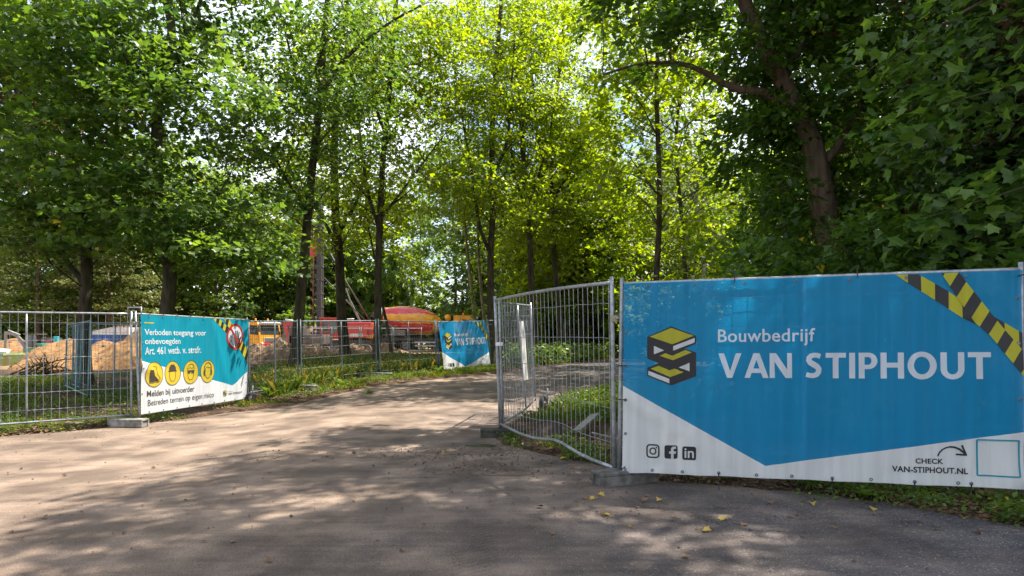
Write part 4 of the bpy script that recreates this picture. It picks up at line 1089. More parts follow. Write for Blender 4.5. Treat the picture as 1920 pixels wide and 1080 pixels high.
# -- the long company banner on the right
def wR(u, v):
    w = .006 * math.sin(u * 5.1 + 1) * math.sin(v * 3 + .5) + .004 * math.sin(u * 17 + v * 2)
    w += .020 * math.exp(-((v - (.78 - .62 * u)) / .055) ** 2) * math.exp(-(u / .75) ** 2)
    w += .012 * math.sin(v * 5 + u) * math.exp(-((3.5 - u) / .5) ** 2)
    w += .004 * math.exp(-(((u * 7.43) % 1 - .5) / .14) ** 2)        # the upright wires press through
    for c_, a_, d_ in ((.58, .006, .012), (1.31, .004, .012), (2.42, .005, .015), (2.95, .006, .012)): w += a_ * math.exp(-abs(u - c_ + .02 * math.sin(v * 4)) / d_)
    for c_, a_, d_ in ((.42, .005, .012), (.98, .004, .014), (1.55, .006, .012)): w += a_ * math.exp(-abs(v - c_ + .015 * math.sin(u * 3)) / d_)
    w += .016 * math.sin(u * 13 + v * 9) * math.exp(-(min(u, 3.5 - u) / .25) ** 2) * math.exp(-(min(v, 1.95 - v) / .3) ** 2)
    w += .010 * math.exp(-((1.95 - v) / .10) ** 2) * math.sin(u * 13.3) + .012 * math.exp(-(v / .12) ** 2) * math.sin(u * 9.6 + 1)
    return w
bR = Banner('company_banner', 'long blue and white building company banner with large white lettering on the right', pxquad((1168, 884, 6.86), (1919, 916, 5.79), (1170, 532, 6.86), (1913, 507, 5.79)), 3.5, 1.95, .03, wR, group='blue banners of the building company')
bR.poly('blue_field', [[(0, .893), (1.382, .121), (3.5, .507), (3.5, 1.95), (0, 1.95)]], BLUE, 0, .05)
bR.poly('white_field', [[(0, 0), (1.382, 0), (1.382, .121), (0, .893)], [(1.382, 0), (3.5, 0), (3.5, .507), (1.382, .121)]], WHITE, 0, .05)
van_logo(bR, 'logo', .246, .90, .486, .60, .004)
bR.text('lettering', 'Bouwbedrijf', .941, 1.292, 1.828, 1.462, WHITE, .004, bold=.012, space=1.05)
# big capitals drawn by hand: broad humanist strokes
CAP = {
 'V': (1.0, [[(0, 1), (.245, 1), (.50, .30), (.60, 0), (.375, 0)], [(.76, 1), (1, 1), (.60, 0), (.43, 0), (.50, .26)]]),
 'A': (1.02, [[(0, 0), (.23, 0), (.535, .80), (.52, 1), (.385, 1)], [(1.02, 0), (.78, 0), (.485, .80), (.50, 1), (.645, 1)], [(.28, .20), (.75, .20), (.68, .38), (.34, .38)]]),
 'N': (.93, [[(0, 0), (.22, 0), (.20, .62), (.20, 1), (0, 1)], [(.73, 1), (.93, 1), (.93, 0), (.73, 0)], [(.20, 1), (.265, 1), (.73, .34), (.73, 0), (.66, 0), (.20, .66)]]),
 'T': (.80, [[(0, 1), (.80, 1), (.80, .81), (0, .81)], [(.285, .82), (.515, .82), (.515, 0), (.285, 0)]]),
 'I': (.24, [[(0, 0), (.23, 0), (.23, 1), (0, 1)]]),
 'H': (.88, [[(0, 0), (.23, 0), (.23, 1), (0, 1)], [(.65, 0), (.88, 0), (.88, 1), (.65, 1)], [(.22, .42), (.66, .42), (.66, .61), (.22, .61)]]),
}
def arc(cx, cy, rx, ry, ix, iy, a0, a1, n=14):
    o = []
    for k in range(n):
        t0 = math.radians(a0 + (a1 - a0) * k / n); t1 = math.radians(a0 + (a1 - a0) * (k + 1) / n)
        o.append([(cx + rx * math.cos(t0), cy + ry * math.sin(t0)), (cx + rx * math.cos(t1), cy + ry * math.sin(t1)), (cx + ix * math.cos(t1), cy + iy * math.sin(t1)), (cx + ix * math.cos(t0), cy + iy * math.sin(t0))])
    return o
CAP['P'] = (.72, [[(0, 0), (.23, 0), (.23, 1), (0, 1)], [(.22, 1), (.38, 1), (.38, .83), (.22, .83)], [(.22, .36), (.38, .36), (.38, .53), (.22, .53)]] + arc(.38, .68, .35, .32, .12, .15, -90, 90))
CAP['O'] = (1.08, arc(.54, .5, .54, .53, .295, .335, 0, 360, 32))
CAP['U'] = (.86, [[(0, 1), (.23, 1), (.23, .36), (0, .36)], [(.63, 1), (.86, 1), (.86, .36), (.63, .36)]] + arc(.43, .37, .43, .39, .20, .20, 180, 360, 18))
def s_poly():
    c = [(.60, .86), (.48, .905), (.36, .915), (.22, .885), (.145, .80), (.135, .71), (.19, .62), (.33, .54), (.46, .46), (.53, .37), (.52, .25), (.44, .145), (.30, .10), (.17, .105), (.03, .15)]
    w = [.19, .19, .19, .20, .215, .225, .23, .235, .235, .23, .225, .21, .195, .19, .19]
    o = []; pr = []
    for i, (x, y) in enumerate(c):
        a = c[max(i - 1, 0)]; b_ = c[min(i + 1, len(c) - 1)]; dx, dy = b_[0] - a[0], b_[1] - a[1]; L = math.hypot(dx, dy); nx, ny = -dy / L * w[i] / 2, dx / L * w[i] / 2
        pr.append(((x + nx, y + ny), (x - nx, y - ny)))
    for p, q in zip(pr[:-1], pr[1:]): o.append([p[0], q[0], q[1], p[1]])
    return o
CAP['S'] = (.68, s_poly())
def caps(b, name, word, x0, y0, x1, y1, mat, lift, gap=.13, sp=.42):
    tot = 0; pos = []
    for ch in word:
        if ch == ' ': tot += sp; continue
        k = gap * (.35 if ch in 'A' else 1)
        pos.append((ch, tot)); tot += CAP[ch][0] + k
    tot -= gap
    sx = (x1 - x0) / tot; sy = y1 - y0
    for i, (ch, p) in enumerate(pos):
        polys = [[(x0 + (p + a) * sx, y0 + c * sy) for a, c in pl] for pl in CAP[ch][1]]
        # pieces of one letter overlap a little: each sits a hair above the last
        for j in range(0, 1):
            b.poly(name, polys, mat, lift, .3)
caps(bR, 'letter', 'VAN STIPHOUT', .946, .980, 3.255, 1.222, WHITE, .004)
# social signs
def insta(b, x0, y0, x1, y1):
    w = x1 - x0; h = y1 - y0
    b.poly('camera_sign', rframe(x0, y0, x1, y1, w * .27, w * .11), BLACK, .004, 0)
    b.poly('camera_sign_lens', annulus((x0 + x1) / 2, (y0 + y1) / 2, w * .27, h * .27, w * .10, 20) + [ring(x0 + w * .76, y0 + h * .76, w * .06, h * .06, 10)], BLACK, .004, 0)
insta(bR, .241, .157, .375, .299)
bR.poly('letter_sign', [rrect(.424, .157, .553, .293, .02)], BLACK, .004, 0)
bR.poly('letter_f', [[(.488, .157), (.514, .157), (.514, .222), (.488, .222)], [(.470, .208), (.534, .208), (.538, .232), (.470, .232)], [(.488, .222), (.514, .222), (.514, .252), (.520, .258), (.538, .258), (.538, .281), (.510, .281), (.494, .272), (.488, .256)]], WHITE, .007, 0)
bR.poly('link_sign', [rrect(.599, .149, .733, .285, .02)], BLACK, .004, 0)
bR.text('lettering', 'i', .620, .170, .640, .266, WHITE, .007, bold=.014)
bR.text('lettering', 'n', .652, .170, .712, .242, WHITE, .007, bold=.014)
bR.text('lettering', 'CHECK', 2.659, .198, 2.884, .246, BLACK, .004, bold=.03, space=1.08)
bR.text('lettering', 'VAN-STIPHOUT.NL', 2.471, .113, 3.075, .168, BLACK, .004, bold=.03, space=1.05)
arp = [(2.841, .272), (2.853, .302), (2.876, .331), (2.905, .350), (2.936, .359), (2.972, .356), (3.005, .342), (3.035, .318), (3.056, .294)]
bR.poly('arrow', stroke(arp[:5], .012) , BLACK, .004, 0); bR.poly('arrow', stroke(arp[4:], .017), BLACK, .0045, 0)
bR.poly('arrow_head', stroke([(3.030, .372), (3.062, .288), (2.986, .292)], .016), BLACK, .005, 0)
bR.poly('code_frame', rframe(3.140, .100, 3.470, .436, .015, .014), QRT, .004, 0)
P1 = [(2.513, 1.945), (2.700, 1.945), (2.941, 1.775), (3.03, 1.700), (3.30, 1.530), (3.5, 1.392), (3.5, 1.235), (3.311, 1.382), (3.178, 1.459), (3.042, 1.535), (2.775, 1.745)]
P2 = [(2.878, 1.945), (3.022, 1.945), (3.28, 1.545), (3.5, 1.235), (3.5, 1.005), (3.244, 1.383), (3.144, 1.483), (3.018, 1.700)]
hazard(bR, 'tape', P1, .215, 0.0, .004, .06)
hazard(bR, 'tape', P2, .215, -.55, .007, .10)
eyelets(bR, [.25 + .47 * k for k in range(7)], [.03, .30, .6, .95, 1.3, 1.62, 1.97, 2.3, 2.65, 3.0, 3.1], (.4, .75, 1.1, 1.45, 1.8), (.8, 1.3, 1.7))
ties(bR, [(.95, .03, 0, -1), (1.97, .03, 0, -1), (2.65, .03, 0, -1), (3.1, .03, 0, -1), (.03, .75, -1, 0), (.03, .06, -.9, -.6), (.03, 1.1, -.8, 0), (1.1, 1.93, 0, .7), (2.2, 1.93, 0, .7), (3.47, 1.9, 1, .2)], .10)

# -- the safety notice on the left
def wL(u, v):
    w = .010 * math.sin(u * 3.3 + v) + .006 * math.sin(u * 9 - v * 4)
    w += .030 * math.exp(-((v - (.95 - .5 * u)) / .10) ** 2) * math.exp(-(u / .5) ** 2)
    w += .026 * math.exp(-((u - 2.45 + (v - 1) * .35) / .13) ** 2) * sst(.2, .7, v) + .022 * math.exp(-((u - 2.95 + (v - 1) * .2) / .10) ** 2)
    w += .012 * math.sin(u * 11) * math.exp(-((1.95 - v) / .12) ** 2)
    return float(w)
bL = Banner('safety_banner', 'white and aqua Dutch safety notice banner with four round yellow pictograms', pxquad((262, 777, 12.56), (461, 747, 16.12), (261, 590, 12.52), (463, 600, 16.12)), 3.5, 1.95, .03, wL, step=.06)
bL.poly('aqua_field', [[(0, 1.05), (2.91, .363), (3.5, .665), (3.5, 1.95), (0, 1.95)]], AQUA, 0, .06)
bL.poly('white_field', [[(0, 0), (2.91, 0), (2.91, .363), (0, 1.05)], [(2.91, 0), (3.5, 0), (3.5, .665), (2.91, .363)]], WHITE, 0, .06)
bL.poly('bar', [[(.076, 1.782), (.338, 1.782), (.338, 1.806), (.076, 1.806)]], SIGNY, .004, 0)
bL.text('lettering', 'Verboden toegang voor', .081, 1.515, 1.905, 1.672, WHITE, .005, bold=.018)
bL.text('lettering', 'onbevoegden', .088, 1.335, 1.12, 1.492, WHITE, .005, bold=.018)
bL.text('lettering', 'Art. 461 wetb. v. strafr.', .087, 1.165, 1.755, 1.318, WHITE, .005, bold=.016)
bL.text('lettering', 'Melden bij uitvoerder', .142, .290, 1.55, .452, BROWNK, .005, bold=.008)
bL.text('lettering', 'Betreden terrein op eigen risico', .162, .110, 2.19, .268, BROWNK, .005, bold=0.0)
bL.text('lettering', 'VAN STIPHOUT', 2.718, .147, 3.306, .200, BROWNK, .005, bold=.01)
bL.text('lettering', 'Bouwbedrijf', 2.718, .216, 2.93, .240, BROWNK, .005)
van_logo(bL, 'logo', 2.53, .125, .145, .150, .005)
CC = [(.335, .765), (.871, .764), (1.431, .755), (1.971, .748)]
for i, (cx, cy) in enumerate(CC):
    bL.poly('pictogram_disc', [ring(cx, cy, .236, .250)], SIGNY, .004, 0); bL.poly('pictogram_rim', annulus(cx, cy, .243, .257, .013), BROWNK, .006, 0)
def sc(i, pts, k=.25): return [(CC[i][0] + p[0] * k, CC[i][1] + p[1] * k) for p in pts]
bL.poly('boot_mark', [sc(0, [(-.52, .38), (-.08, .38), (-.02, -.10), (.42, -.46), (.42, -.60), (.02, -.54), (-.10, -.62), (-.52, -.62)])], BROWNK, .007, 0)
bL.poly('boot_mark', stroke(sc(0, [(-.12, .66), (.22, .60), (.28, .02), (.58, -.34), (.50, -.48)]), .010) + stroke(sc(0, [(-.52, -.68), (-.10, -.68), (.0, -.60), (.42, -.66), (.55, -.56)]), .010), BROWNK, .007, 0)
face_ = [(-.40, .10), (-.34, -.40), (-.18, -.66), (.18, -.66), (.34, -.40), (.40, .10)]
bL.poly('helmet_mark', [sc(1, [(-.52, .12), (-.52, .18), (-.44, .20), (-.40, .48), (-.2, .72), (.2, .72), (.40, .48), (.44, .20), (.52, .18), (.52, .12)])], BROWNK, .007, 0)
bL.poly('helmet_mark', stroke(sc(1, face_), .010), BROWNK, .007, 0)
hd = [(-.40, .0), (-.44, .35), (-.25, .66), (.1, .72), (.36, .58), (.44, .25), (.40, .0), (.34, -.40), (.18, -.64), (-.18, -.64), (-.34, -.40), (-.40, 0)]
bL.poly('goggles_mark', [sc(2, [(-.46, .18), (.46, .18), (.46, .10), (.40, .08), (.36, -.10), (.08, -.10), (.04, .06), (-.04, .06), (-.08, -.10), (-.36, -.10), (-.40, .08), (-.46, .10)])], BROWNK, .007, 0)
bL.poly('goggles_mark', stroke(sc(2, hd), .010) + stroke(sc(2, [(-.38, .30), (-.1, .42), (.1, .32), (.36, .42)]), .009), BROWNK, .0075, 0)
bL.poly('earmuff_mark', [sc(3, [(-.56, .14), (-.40, .14), (-.36, .05), (-.36, -.28), (-.42, -.40), (-.54, -.36), (-.60, -.1)]), sc(3, [(.56, .14), (.40, .14), (.36, .05), (.36, -.28), (.42, -.40), (.54, -.36), (.60, -.1)])], BROWNK, .007, 0)
bL.poly('earmuff_mark', stroke(sc(3, [(-.50, .14), (-.46, .46), (-.26, .72), (0, .80), (.26, .72), (.46, .46), (.50, .14)]), .018) + stroke(sc(3, [(-.36, .05), (-.34, .30), (-.1, .42), (.1, .32), (.34, .36), (.36, .05)]), .010) + stroke(sc(3, [(-.34, -.3), (-.18, -.60), (.18, -.60), (.34, -.3)]), .010), BROWNK, .0075, 0)
T1 = [(2.107, 1.945), (2.359, 1.945), (2.80, 1.72), (2.70, 1.60)]; T2 = [(2.543, 1.945), (2.753, 1.945), (2.90, 1.75), (2.78, 1.70)]
T3 = [(3.20, 1.45), (3.27, 1.432), (3.5, 1.24), (3.5, .90), (3.42, .95), (3.161, 1.25)]
hazard(bL, 'tape', T1, .22, -.35, .004, .05); hazard(bL, 'tape', T2, .2, -.3, .005, .02); hazard(bL, 'tape', T3, .22, -.45, .005, .1)
bL.poly('sign_disc', [ring(2.982, 1.533, .315, .312)], WHITE, .007, 0); bL.poly('sign_rim', annulus(2.982, 1.533, .322, .316, .058), RED, .009, 0)
hc = (3.04, 1.49)
hp = [[(-.11, -.16), (.09, -.16), (.12, .02), (-.12, .03)], [(-.125, .03), (-.08, .03), (-.09, .15), (-.13, .14)], [(-.07, .03), (-.02, .03), (-.025, .20), (-.065, .20)], [(-.01, .03), (.04, .03), (.045, .20), (.005, .20)], [(.05, .02), (.10, .02), (.12, .16), (.08, .17)], [(.09, -.12), (.10, -.02), (.19, .07), (.21, .03), (.13, -.12)], [(-.11, -.16), (.09, -.16), (.03, -.22), (-.06, -.22)]]
bL.poly('hand_mark', [[(hc[0] + x * .95, hc[1] + y * .95) for x, y in p] for p in hp], BROWNK, .010, 0)
bL.poly('person_mark', stroke([(2.78, 1.56), (2.84, 1.50), (2.80, 1.44), (2.86, 1.36), (2.90, 1.32)], .012) + stroke([(2.76, 1.44), (2.84, 1.43)], .010), BROWNK, .010, 0)
bL.poly('sign_slash', stroke([(2.775, 1.745), (3.19, 1.32)], .055), RED, .012, 0)
eyelets(bL, [.2 + .4 * k for k in range(9)], [.2 + .4 * k for k in range(9)], (.4, .9, 1.4), (.4, .9, 1.4))
ties(bL, [(.2 + .4 * k, 1.92, 0, .5) for k in range(9)] + [(.6 + .8 * k, .03, 0, -.5) for k in range(4)], .07)

# -- the small company banner far down the fence
def wM(u, v): return float(.03 * math.sin(u * 2.6 + .7 * v) + .022 * math.sin(u * 6.1 + v * 1.2) + .05 * math.exp(-(u / .35) ** 2) * sst(1.9, .3, v))
bM = Banner('company_banner', 'small rippled blue company banner down the fence below the mixer truck cab', pxquad((829, 697, 24.9), (918, 687, 27.9), (818, 604, 24.9), (910, 602, 27.9)), 3.5, 1.95, .04, wM, step=.1, group='blue banners of the building company')
bM.poly('blue_field', [[(0, .75), (1.65, .10), (3.5, .62), (3.5, 1.95), (0, 1.95)]], BLUE, 0, .1)
bM.poly('white_field', [[(0, 0), (1.65, 0), (1.65, .10), (0, .75)], [(1.65, 0), (3.5, 0), (3.5, .62), (1.65, .10)]], WHITE, 0, .1)
van_logo(bM, 'logo', .30, .82, .52, .72, .008)
bM.text('lettering', 'Bouwbedrijf', 1.02, 1.32, 1.95, 1.48, WHITE, .01, bold=.012)
caps(bM, 'letter', 'VAN STIPHOUT', 1.06, .98, 3.26, 1.26, WHITE, .01)
insta(bM, .30, .16, .43, .30)
bM.poly('letter_sign', [rrect(.47, .16, .61, .30, .02)], BLACK, .01, 0); bM.poly('link_sign', [rrect(.66, .16, .80, .30, .02)], BLACK, .01, 0)
bM.text('lettering', 'CHECK', 2.66, .2, 2.88, .25, BLACK, .01, bold=.02); bM.text('lettering', 'VAN-STIPHOUT.NL', 2.47, .11, 3.07, .165, BLACK, .01, bold=.02)
bM.poly('arrow', stroke([(2.841, .29), (2.876, .34), (2.936, .365), (3.005, .345), (3.056, .294)], .02), BLACK, .01, 0)
bM.poly('code_frame', rframe(3.13, .11, 3.46, .46, .015, .014), QRT, .01, 0)
hazard(bM, 'tape', [(p[0], p[1]) for p in P1], .24, 0.0, .008, .05); hazard(bM, 'tape', P2, .24, -.55, .012, .1)
eyelets(bM, [.2 + .5 * k for k in range(7)], [.2 + .5 * k for k in range(7)])
# ------------------------------------------------------------ machines on the site
P_YEL = pm('yellow_paint', (0.80, 0.37, 0.012), (0.70, 0.31, 0.012), scale=3, rough=.35, coat=.3, dirt=(.22, .15, .09), dscale=2.5, damt=.35)
P_RED = pm('red_paint', (0.50, 0.022, 0.025), (0.40, 0.018, 0.02), scale=3, rough=.35, coat=.3, dirt=(.18, .10, .07), dscale=2.5, damt=.3)
P_DRED = pm('drum_red', (0.60, 0.02, 0.03), (0.52, 0.018, 0.03), scale=3, rough=.3, coat=.5, dirt=(.30, .16, .12), dscale=2, damt=.3)
P_GRN = pm('green_paint', (0.02, 0.22, 0.15), (0.015, 0.16, 0.11), scale=3, rough=.4, dirt=(.2, .15, .1), dscale=3, damt=.4)
P_SKIP = pm('pale_green_paint', (0.20, 0.32, 0.14), (0.14, 0.24, 0.10), scale=3, rough=.6, dirt=(.22, .14, .08), dscale=3, damt=.6)
P_BLU = pm('blue_paint', (0.02, 0.075, 0.30), (0.018, 0.06, 0.24), scale=2, rough=.45, dirt=(.12, .12, .13), dscale=2, damt=.3)
P_GREY = pm('dark_grey_paint', (0.055, 0.052, 0.055), (0.035, 0.034, 0.036), scale=4, rough=.6, dirt=(.16, .11, .08), dscale=3, damt=.6)
P_MID = pm('grey_paint', (0.20, 0.19, 0.19), (0.14, 0.13, 0.13), scale=4, rough=.5, dirt=(.2, .14, .1), dscale=3, damt=.5)
P_LIGHT = pm('light_grey_paint', (0.55, 0.55, 0.56), (0.42, 0.42, 0.43), scale=4, rough=.5, dirt=(.25, .2, .15), dscale=3, damt=.4)
GLASS = pm('vehicle_glass', (0.025, 0.032, 0.036), (0.05, 0.06, 0.065), scale=1.5, rough=.06, spec=.9)
LAMP_O = pm('orange_beacon', (0.85, 0.22, 0.01), (0.7, 0.16, 0.01), scale=5, rough=.25)
LAMP_W = pm('headlight_glass', (0.75, 0.76, 0.78), (0.55, 0.56, 0.58), scale=9, rough=.12)
P_TEAL = pm('bright_teal_paint', (0.02, 0.38, 0.42), (0.02, 0.30, 0.34), scale=3, rough=.4)

def big_wheel(parent, p, r, w, axis=(0, 1, 0), rim=None):
    a = Vector(axis)
    m = MB(); m.lathe([(-w / 2, r * .6), (-w / 2, r * .93), (-w * .38, r), (w * .38, r), (w / 2, r * .93), (w / 2, r * .6)], p, a, 20)
    o = m.build('wheel', RUBBER, parent)
    m = MB(); m.lathe([(-w * .5, r * .60), (-w * .30, r * .52), (-w * .22, r * .26), (-w * .42, r * .2), (-w * .42, .001)], p, a, 14); m.lathe([(w * .5, r * .60), (w * .30, r * .52), (w * .22, r * .26), (w * .42, r * .2), (w * .42, .001)], p, a, 14)
    m.build('rim', rim or P_MID, o)

def beacon(parent, p):
    m = MB(); m.lathe([(0, .10), (.05, .10), (.06, .085), (.20, .085), (.26, .05), (.27, .001)], p, (0, 0, 1), 10); m.build('beacon', LAMP_O, parent)

def cab(parent, body, x0, z0, ln=2.1, wd=2.45, h=2.35):
    """forward control lorry cab, front towards +x"""
    x1 = x0 + ln
    m = MB(); y = wd / 2
    prof = [(x0, z0), (x1 - .05, z0), (x1, z0 + .25), (x1 - .02, z0 + 1.05), (x1 - .22, z0 + 2.0), (x1 - .45, z0 + h), (x0, z0 + h)]
    m.prism(prof, -y, y); c = m.build('cab', body, parent)
    m = MB(); m.add([(x1 - .005, -y + .12, z0 + 1.12), (x1 - .005, y - .12, z0 + 1.12), (x1 - .185, y - .16, z0 + 1.93), (x1 - .185, -y + .16, z0 + 1.93)], [(0, 1, 2, 3)]); m.build('windscreen', GLASS, parent)
    m = MB(); m.box((x1 - .05, 0, z0 + 2.14), (.34, wd * .94, .22), (0, .25, 0), bev=.03); m.build('sun_visor', P_LIGHT, parent)
    m = MB(); m.box((x1 + .012, 0, z0 + .62), (.05, wd * .62, .40), bev=.01); g_ = m.build('grille', P_LIGHT, parent)
    for k in range(4):
        m = MB(); m.box((x1 + .045, 0, z0 + .48 + .095 * k), (.02, wd * .58, .022)); m.build('grille_bar', P_GREY, g_)
    m = MB(); m.box((x1 + .03, 0, z0 + .16), (.14, wd * .98, .34), bev=.04); m.build('bumper', P_RED if body is P_YEL else P_GREY, parent)
    m = MB(); m.box((x1 + .11, 0, z0 + .14), (.02, .5, .11)); m.build('number_plate', pm('plate_yellow', (.65, .48, .03), (.6, .44, .03)), parent)
    for s in (-1, 1):
        m = MB(); m.box((x1 + .05, s * wd * .40, z0 + .28), (.10, .36, .17), bev=.03); m.build('headlight', LAMP_W, parent)
        m = MB(); m.add([(x0 + .75, s * (y + .004), z0 + 1.15), (x1 - .16, s * (y + .004), z0 + 1.05), (x1 - .36, s * (y + .004), z0 + 1.95), (x0 + .75, s * (y + .004), z0 + 1.98)], [(0, 1, 2, 3)]); m.build('side_window', GLASS, parent)
        m = MB()
        for a, b in (((x0 + .62, z0 + .2), (x0 + .62, z0 + 2.1)), ((x1 - .12, z0 + .55), (x1 - .12, z0 + 1.0)), ((x0 + .62, z0 + .2), (x1 - .5, z0 + .2))): m.bar((a[0], s * (y + .006), a[1]), (b[0], s * (y + .006), b[1]), .012, .03)
        m.box((x0 + .72, s * (y + .02), z0 + .95), (.16, .03, .04)); m.build('door_seam', P_GREY, parent)
        m = MB(); m.box((x1 + .12, s * (y + .17), z0 + 1.62), (.16, .24, .55), bev=.04); m.bar((x1 - .1, s * y, z0 + 2.0), (x1 + .1, s * (y + .15), z0 + 1.9), .03, .03); m.build('mirror', P_GREY, parent)
    for s in (-.7, .7): beacon(parent, (x0 + .9, s, z0 + h))
    return c

# -- concrete mixer: drum mouth to the left, cab to the right
v = at(770, 650, 58); zg = gz(v.x, v.y)
mix = empty('mixer_truck', (v.x + .1, v.y, zg + .1), .10, 'concrete mixer truck with an orange drum striped in red, behind the fence', 'mixer truck')
ax0 = Vector((-2.55, 0, 3.28)); ax1 = Vector((2.75, 0, 2.25)); axd = (ax1 - ax0).normalized(); LN = (ax1 - ax0).length
pa = [0, .12, .55, 1.2, 2.0, 2.9, 3.7, 4.4, 5.0, LN, LN + .02]; pr_ = [.62, .66, .80, 1.02, 1.16, 1.20, 1.17, 1.02, .72, .42, .01]
prof = [(a, float(np.interp(a, pa, pr_))) for a in np.linspace(0, LN + .02, 60)]
m = MB()
def stripes(i, k):
    t = (k / 60 * 4 + i / 60 * .5 + .15) % 1; w = .54 - .3 * max(0, i / 60 - .35)
    return 1 if t < w and i < 50 else 0
m.lathe(prof, ax0, axd, 60, mfun=stripes); m.build('drum', [P_YEL, P_DRED], mix)
m = MB(); m.lathe([(-.52, .50), (-.5, .58), (-.05, .64), (0, .66)], ax0, axd, 20); m.build('drum_mouth', P_LIGHT, mix)
for a, r in ((-.02, .70), (-.46, .61)):
    m = MB(); m.lathe([(a - .05, r - .05), (a - .05, r), (a + .05, r), (a + .05, r - .05)], ax0, axd, 20); m.build('drum_ring', P_GREY, mix)
m = MB(); m.prism([(-3.35, 3.0), (-2.9, 3.95), (-3.05, 4.0), (-3.7, 3.1)], -.45, .45); m.build('hopper', P_GREY, mix)
m = MB(); m.bar((-3.1, 0, 2.5), (-4.2, .1, 1.35), .5, .22); m.bar((-3.1, .5, .9), (-3.1, .5, 3.0), .09, .09); m.bar((-3.1, -.5, .9), (-3.1, -.5, 3.0), .09, .09); m.build('chute', P_MID, mix)
m = MB(); m.box((.8, .42, .98), (8.6, .16, .30)); m.box((.8, -.42, .98), (8.6, .16, .30))
for x in (-3, -1.5, 0, 1.5, 3, 4.5): m.box((x, 0, .98), (.14, .68, .2))
m.bar((-2.2, .55, 1.1), (-2.2, .35, 2.75), .16, .16); m.bar((-2.2, -.55, 1.1), (-2.2, -.35, 2.75), .16, .16); m.box((2.95, 0, 1.65), (.5, .8, 1.1)); m.build('chassis', P_GREY, mix)
for x in (-1.9, -.5, 3.0, 4.6):
    for s in (-1, 1): big_wheel(mix, (x, s * 1.05, .50), .50, .34)
for s in (-1, 1):
    m = MB(); m.prism([(-2.6, 1.0), (-2.5, 1.15), (.1, 1.15), (.25, 1.0), (.25, .96), (-2.6, .96)], s * .88, s * 1.25) if s > 0 else m.prism([(-2.6, 1.0), (-2.5, 1.15), (.1, 1.15), (.25, 1.0), (.25, .96), (-2.6, .96)], -1.25, -.88)
    m.build('mudguard', P_GREY, mix)
    m = MB(); m.box((1.25, s * 1.12, .78), (1.9, .06, .14)); m.box((1.25, s * 1.12, .48), (1.9, .06, .14)); m.build('side_guard', P_LIGHT, mix)
m = MB(); m.lathe([(-.55, .001), (-.55, .30), (.55, .30), (.55, .001)], (3.25, 0, 3.02), (0, 1, 0), 16); m.build('water_tank', P_YEL, mix)
m = MB(); m.box((-1.2, -1.0, 1.62), (1.4, .35, .5), bev=.03); m.build('locker', P_MID, mix)
cab(mix, P_YEL, 3.75, .85, h=2.35)

# -- yellow lorry at the left, turned towards us
v = at(488, 650, 60)
lor = empty('tipper_lorry', (v.x, v.y, gz(v.x, v.y) - .15), -.5, 'yellow lorry with a grey grille standing behind the dirt heap, nose to the camera', 'lorry')
cab(lor, P_YEL, -.7, .85)
m = MB(); m.box((-3.0, .42, .9), (6.6, .16, .28)); m.box((-3.0, -.42, .9), (6.6, .16, .28)); m.build('chassis', P_GREY, lor)
m = MB(); m.prism([(-6.4, 1.2), (-1.0, 1.2), (-1.0, 2.7), (-6.4, 2.7)], -1.22, 1.22); t_ = m.build('tipper_body', P_YEL, lor)
for k in range(7):
    for s in (-1, 1):
        m = MB(); m.box((-6.2 + .85 * k, s * 1.26, 1.95), (.10, .08, 1.5)); m.build('rib', P_YEL, t_)
for x in (.35, -3.6, -5.0):
    for s in (-1, 1): big_wheel(lor, (x, s * 1.05, .5), .5, .34, rim=P_RED)

# -- red drilling rig with its mast
v = at(655, 655, 50); zg = gz(v.x, v.y)
rig = empty('drilling_rig', (v.x, v.y, zg), .06, 'red crawler drilling rig with a tall auger mast, among the middle trunks', 'drilling rig')
def crawler(parent, x0, x1, y, r, w, mat=P_GREY):
    m = MB(); pts = ring(x0 + r, r, r, r, 10, PI / 2, 1.5 * PI) + ring(x1 - r, r, r, r, 10, -PI / 2, PI / 2)
    m.prism(pts, y - w / 2, y + w / 2); t_ = m.build('track', mat, parent)
    n = 5
    for k in range(n):
        x = x0 + r + (x1 - x0 - 2 * r) * k / (n - 1)
        q = MB(); q.lathe([(-w * .56, .001), (-w * .56, r * .55), (w * .56, r * .55), (w * .56, .001)], (x, y, r), (0, 1, 0), 10); q.build('roller', P_MID, t_)
crawler(rig, -2.1, 1.9, -1.2, .40, .6); crawler(rig, -2.1, 1.9, 1.2, .40, .6)
m = MB(); m.box((0, 0, .95), (3.2, 2.0, .35)); m.lathe([(0, .8), (.2, .8)], (0, 0, 1.1), (0, 0, 1), 18); m.build('undercarriage', P_GREY, rig)
m = MB(); m.box((.75, 0, 1.9), (2.3, 2.3, 1.2), bev=.08); m.box((1.75, 0, 1.6), (.5, 2.3, .7), bev=.06); m.build('engine_house', P_RED, rig)
m = MB(); m.box((1.75, -.1, 2.15), (.7, 2.1, .5), bev=.03); m.build('counterweight', pm('orange_red_paint', (.78, .10, .02), (.66, .08, .02), rough=.4), rig)
m = MB(); m.prism([(-2.0, 1.2), (-.6, 1.2), (-.6, 2.7), (-1.8, 2.7), (-2.05, 2.05)], -1.15, -.1); m.build('cab', P_RED, rig)
m = MB(); m.add([(-1.95, -1.155, 1.75), (-1.35, -1.155, 1.65), (-1.35, -1.155, 2.55), (-1.78, -1.155, 2.55)], [(0, 1, 2, 3)]); m.add([(-1.25, -1.155, 1.65), (-.72, -1.155, 1.65), (-.72, -1.155, 2.55), (-1.25, -1.155, 2.55)], [(0, 1, 2, 3)]); m.build('cab_window', GLASS, rig)
m = MB(); m.box((-1.25, -.6, 2.78), (1.6, 1.3, .1), bev=.02); m.build('cab_roof', P_RED, rig)
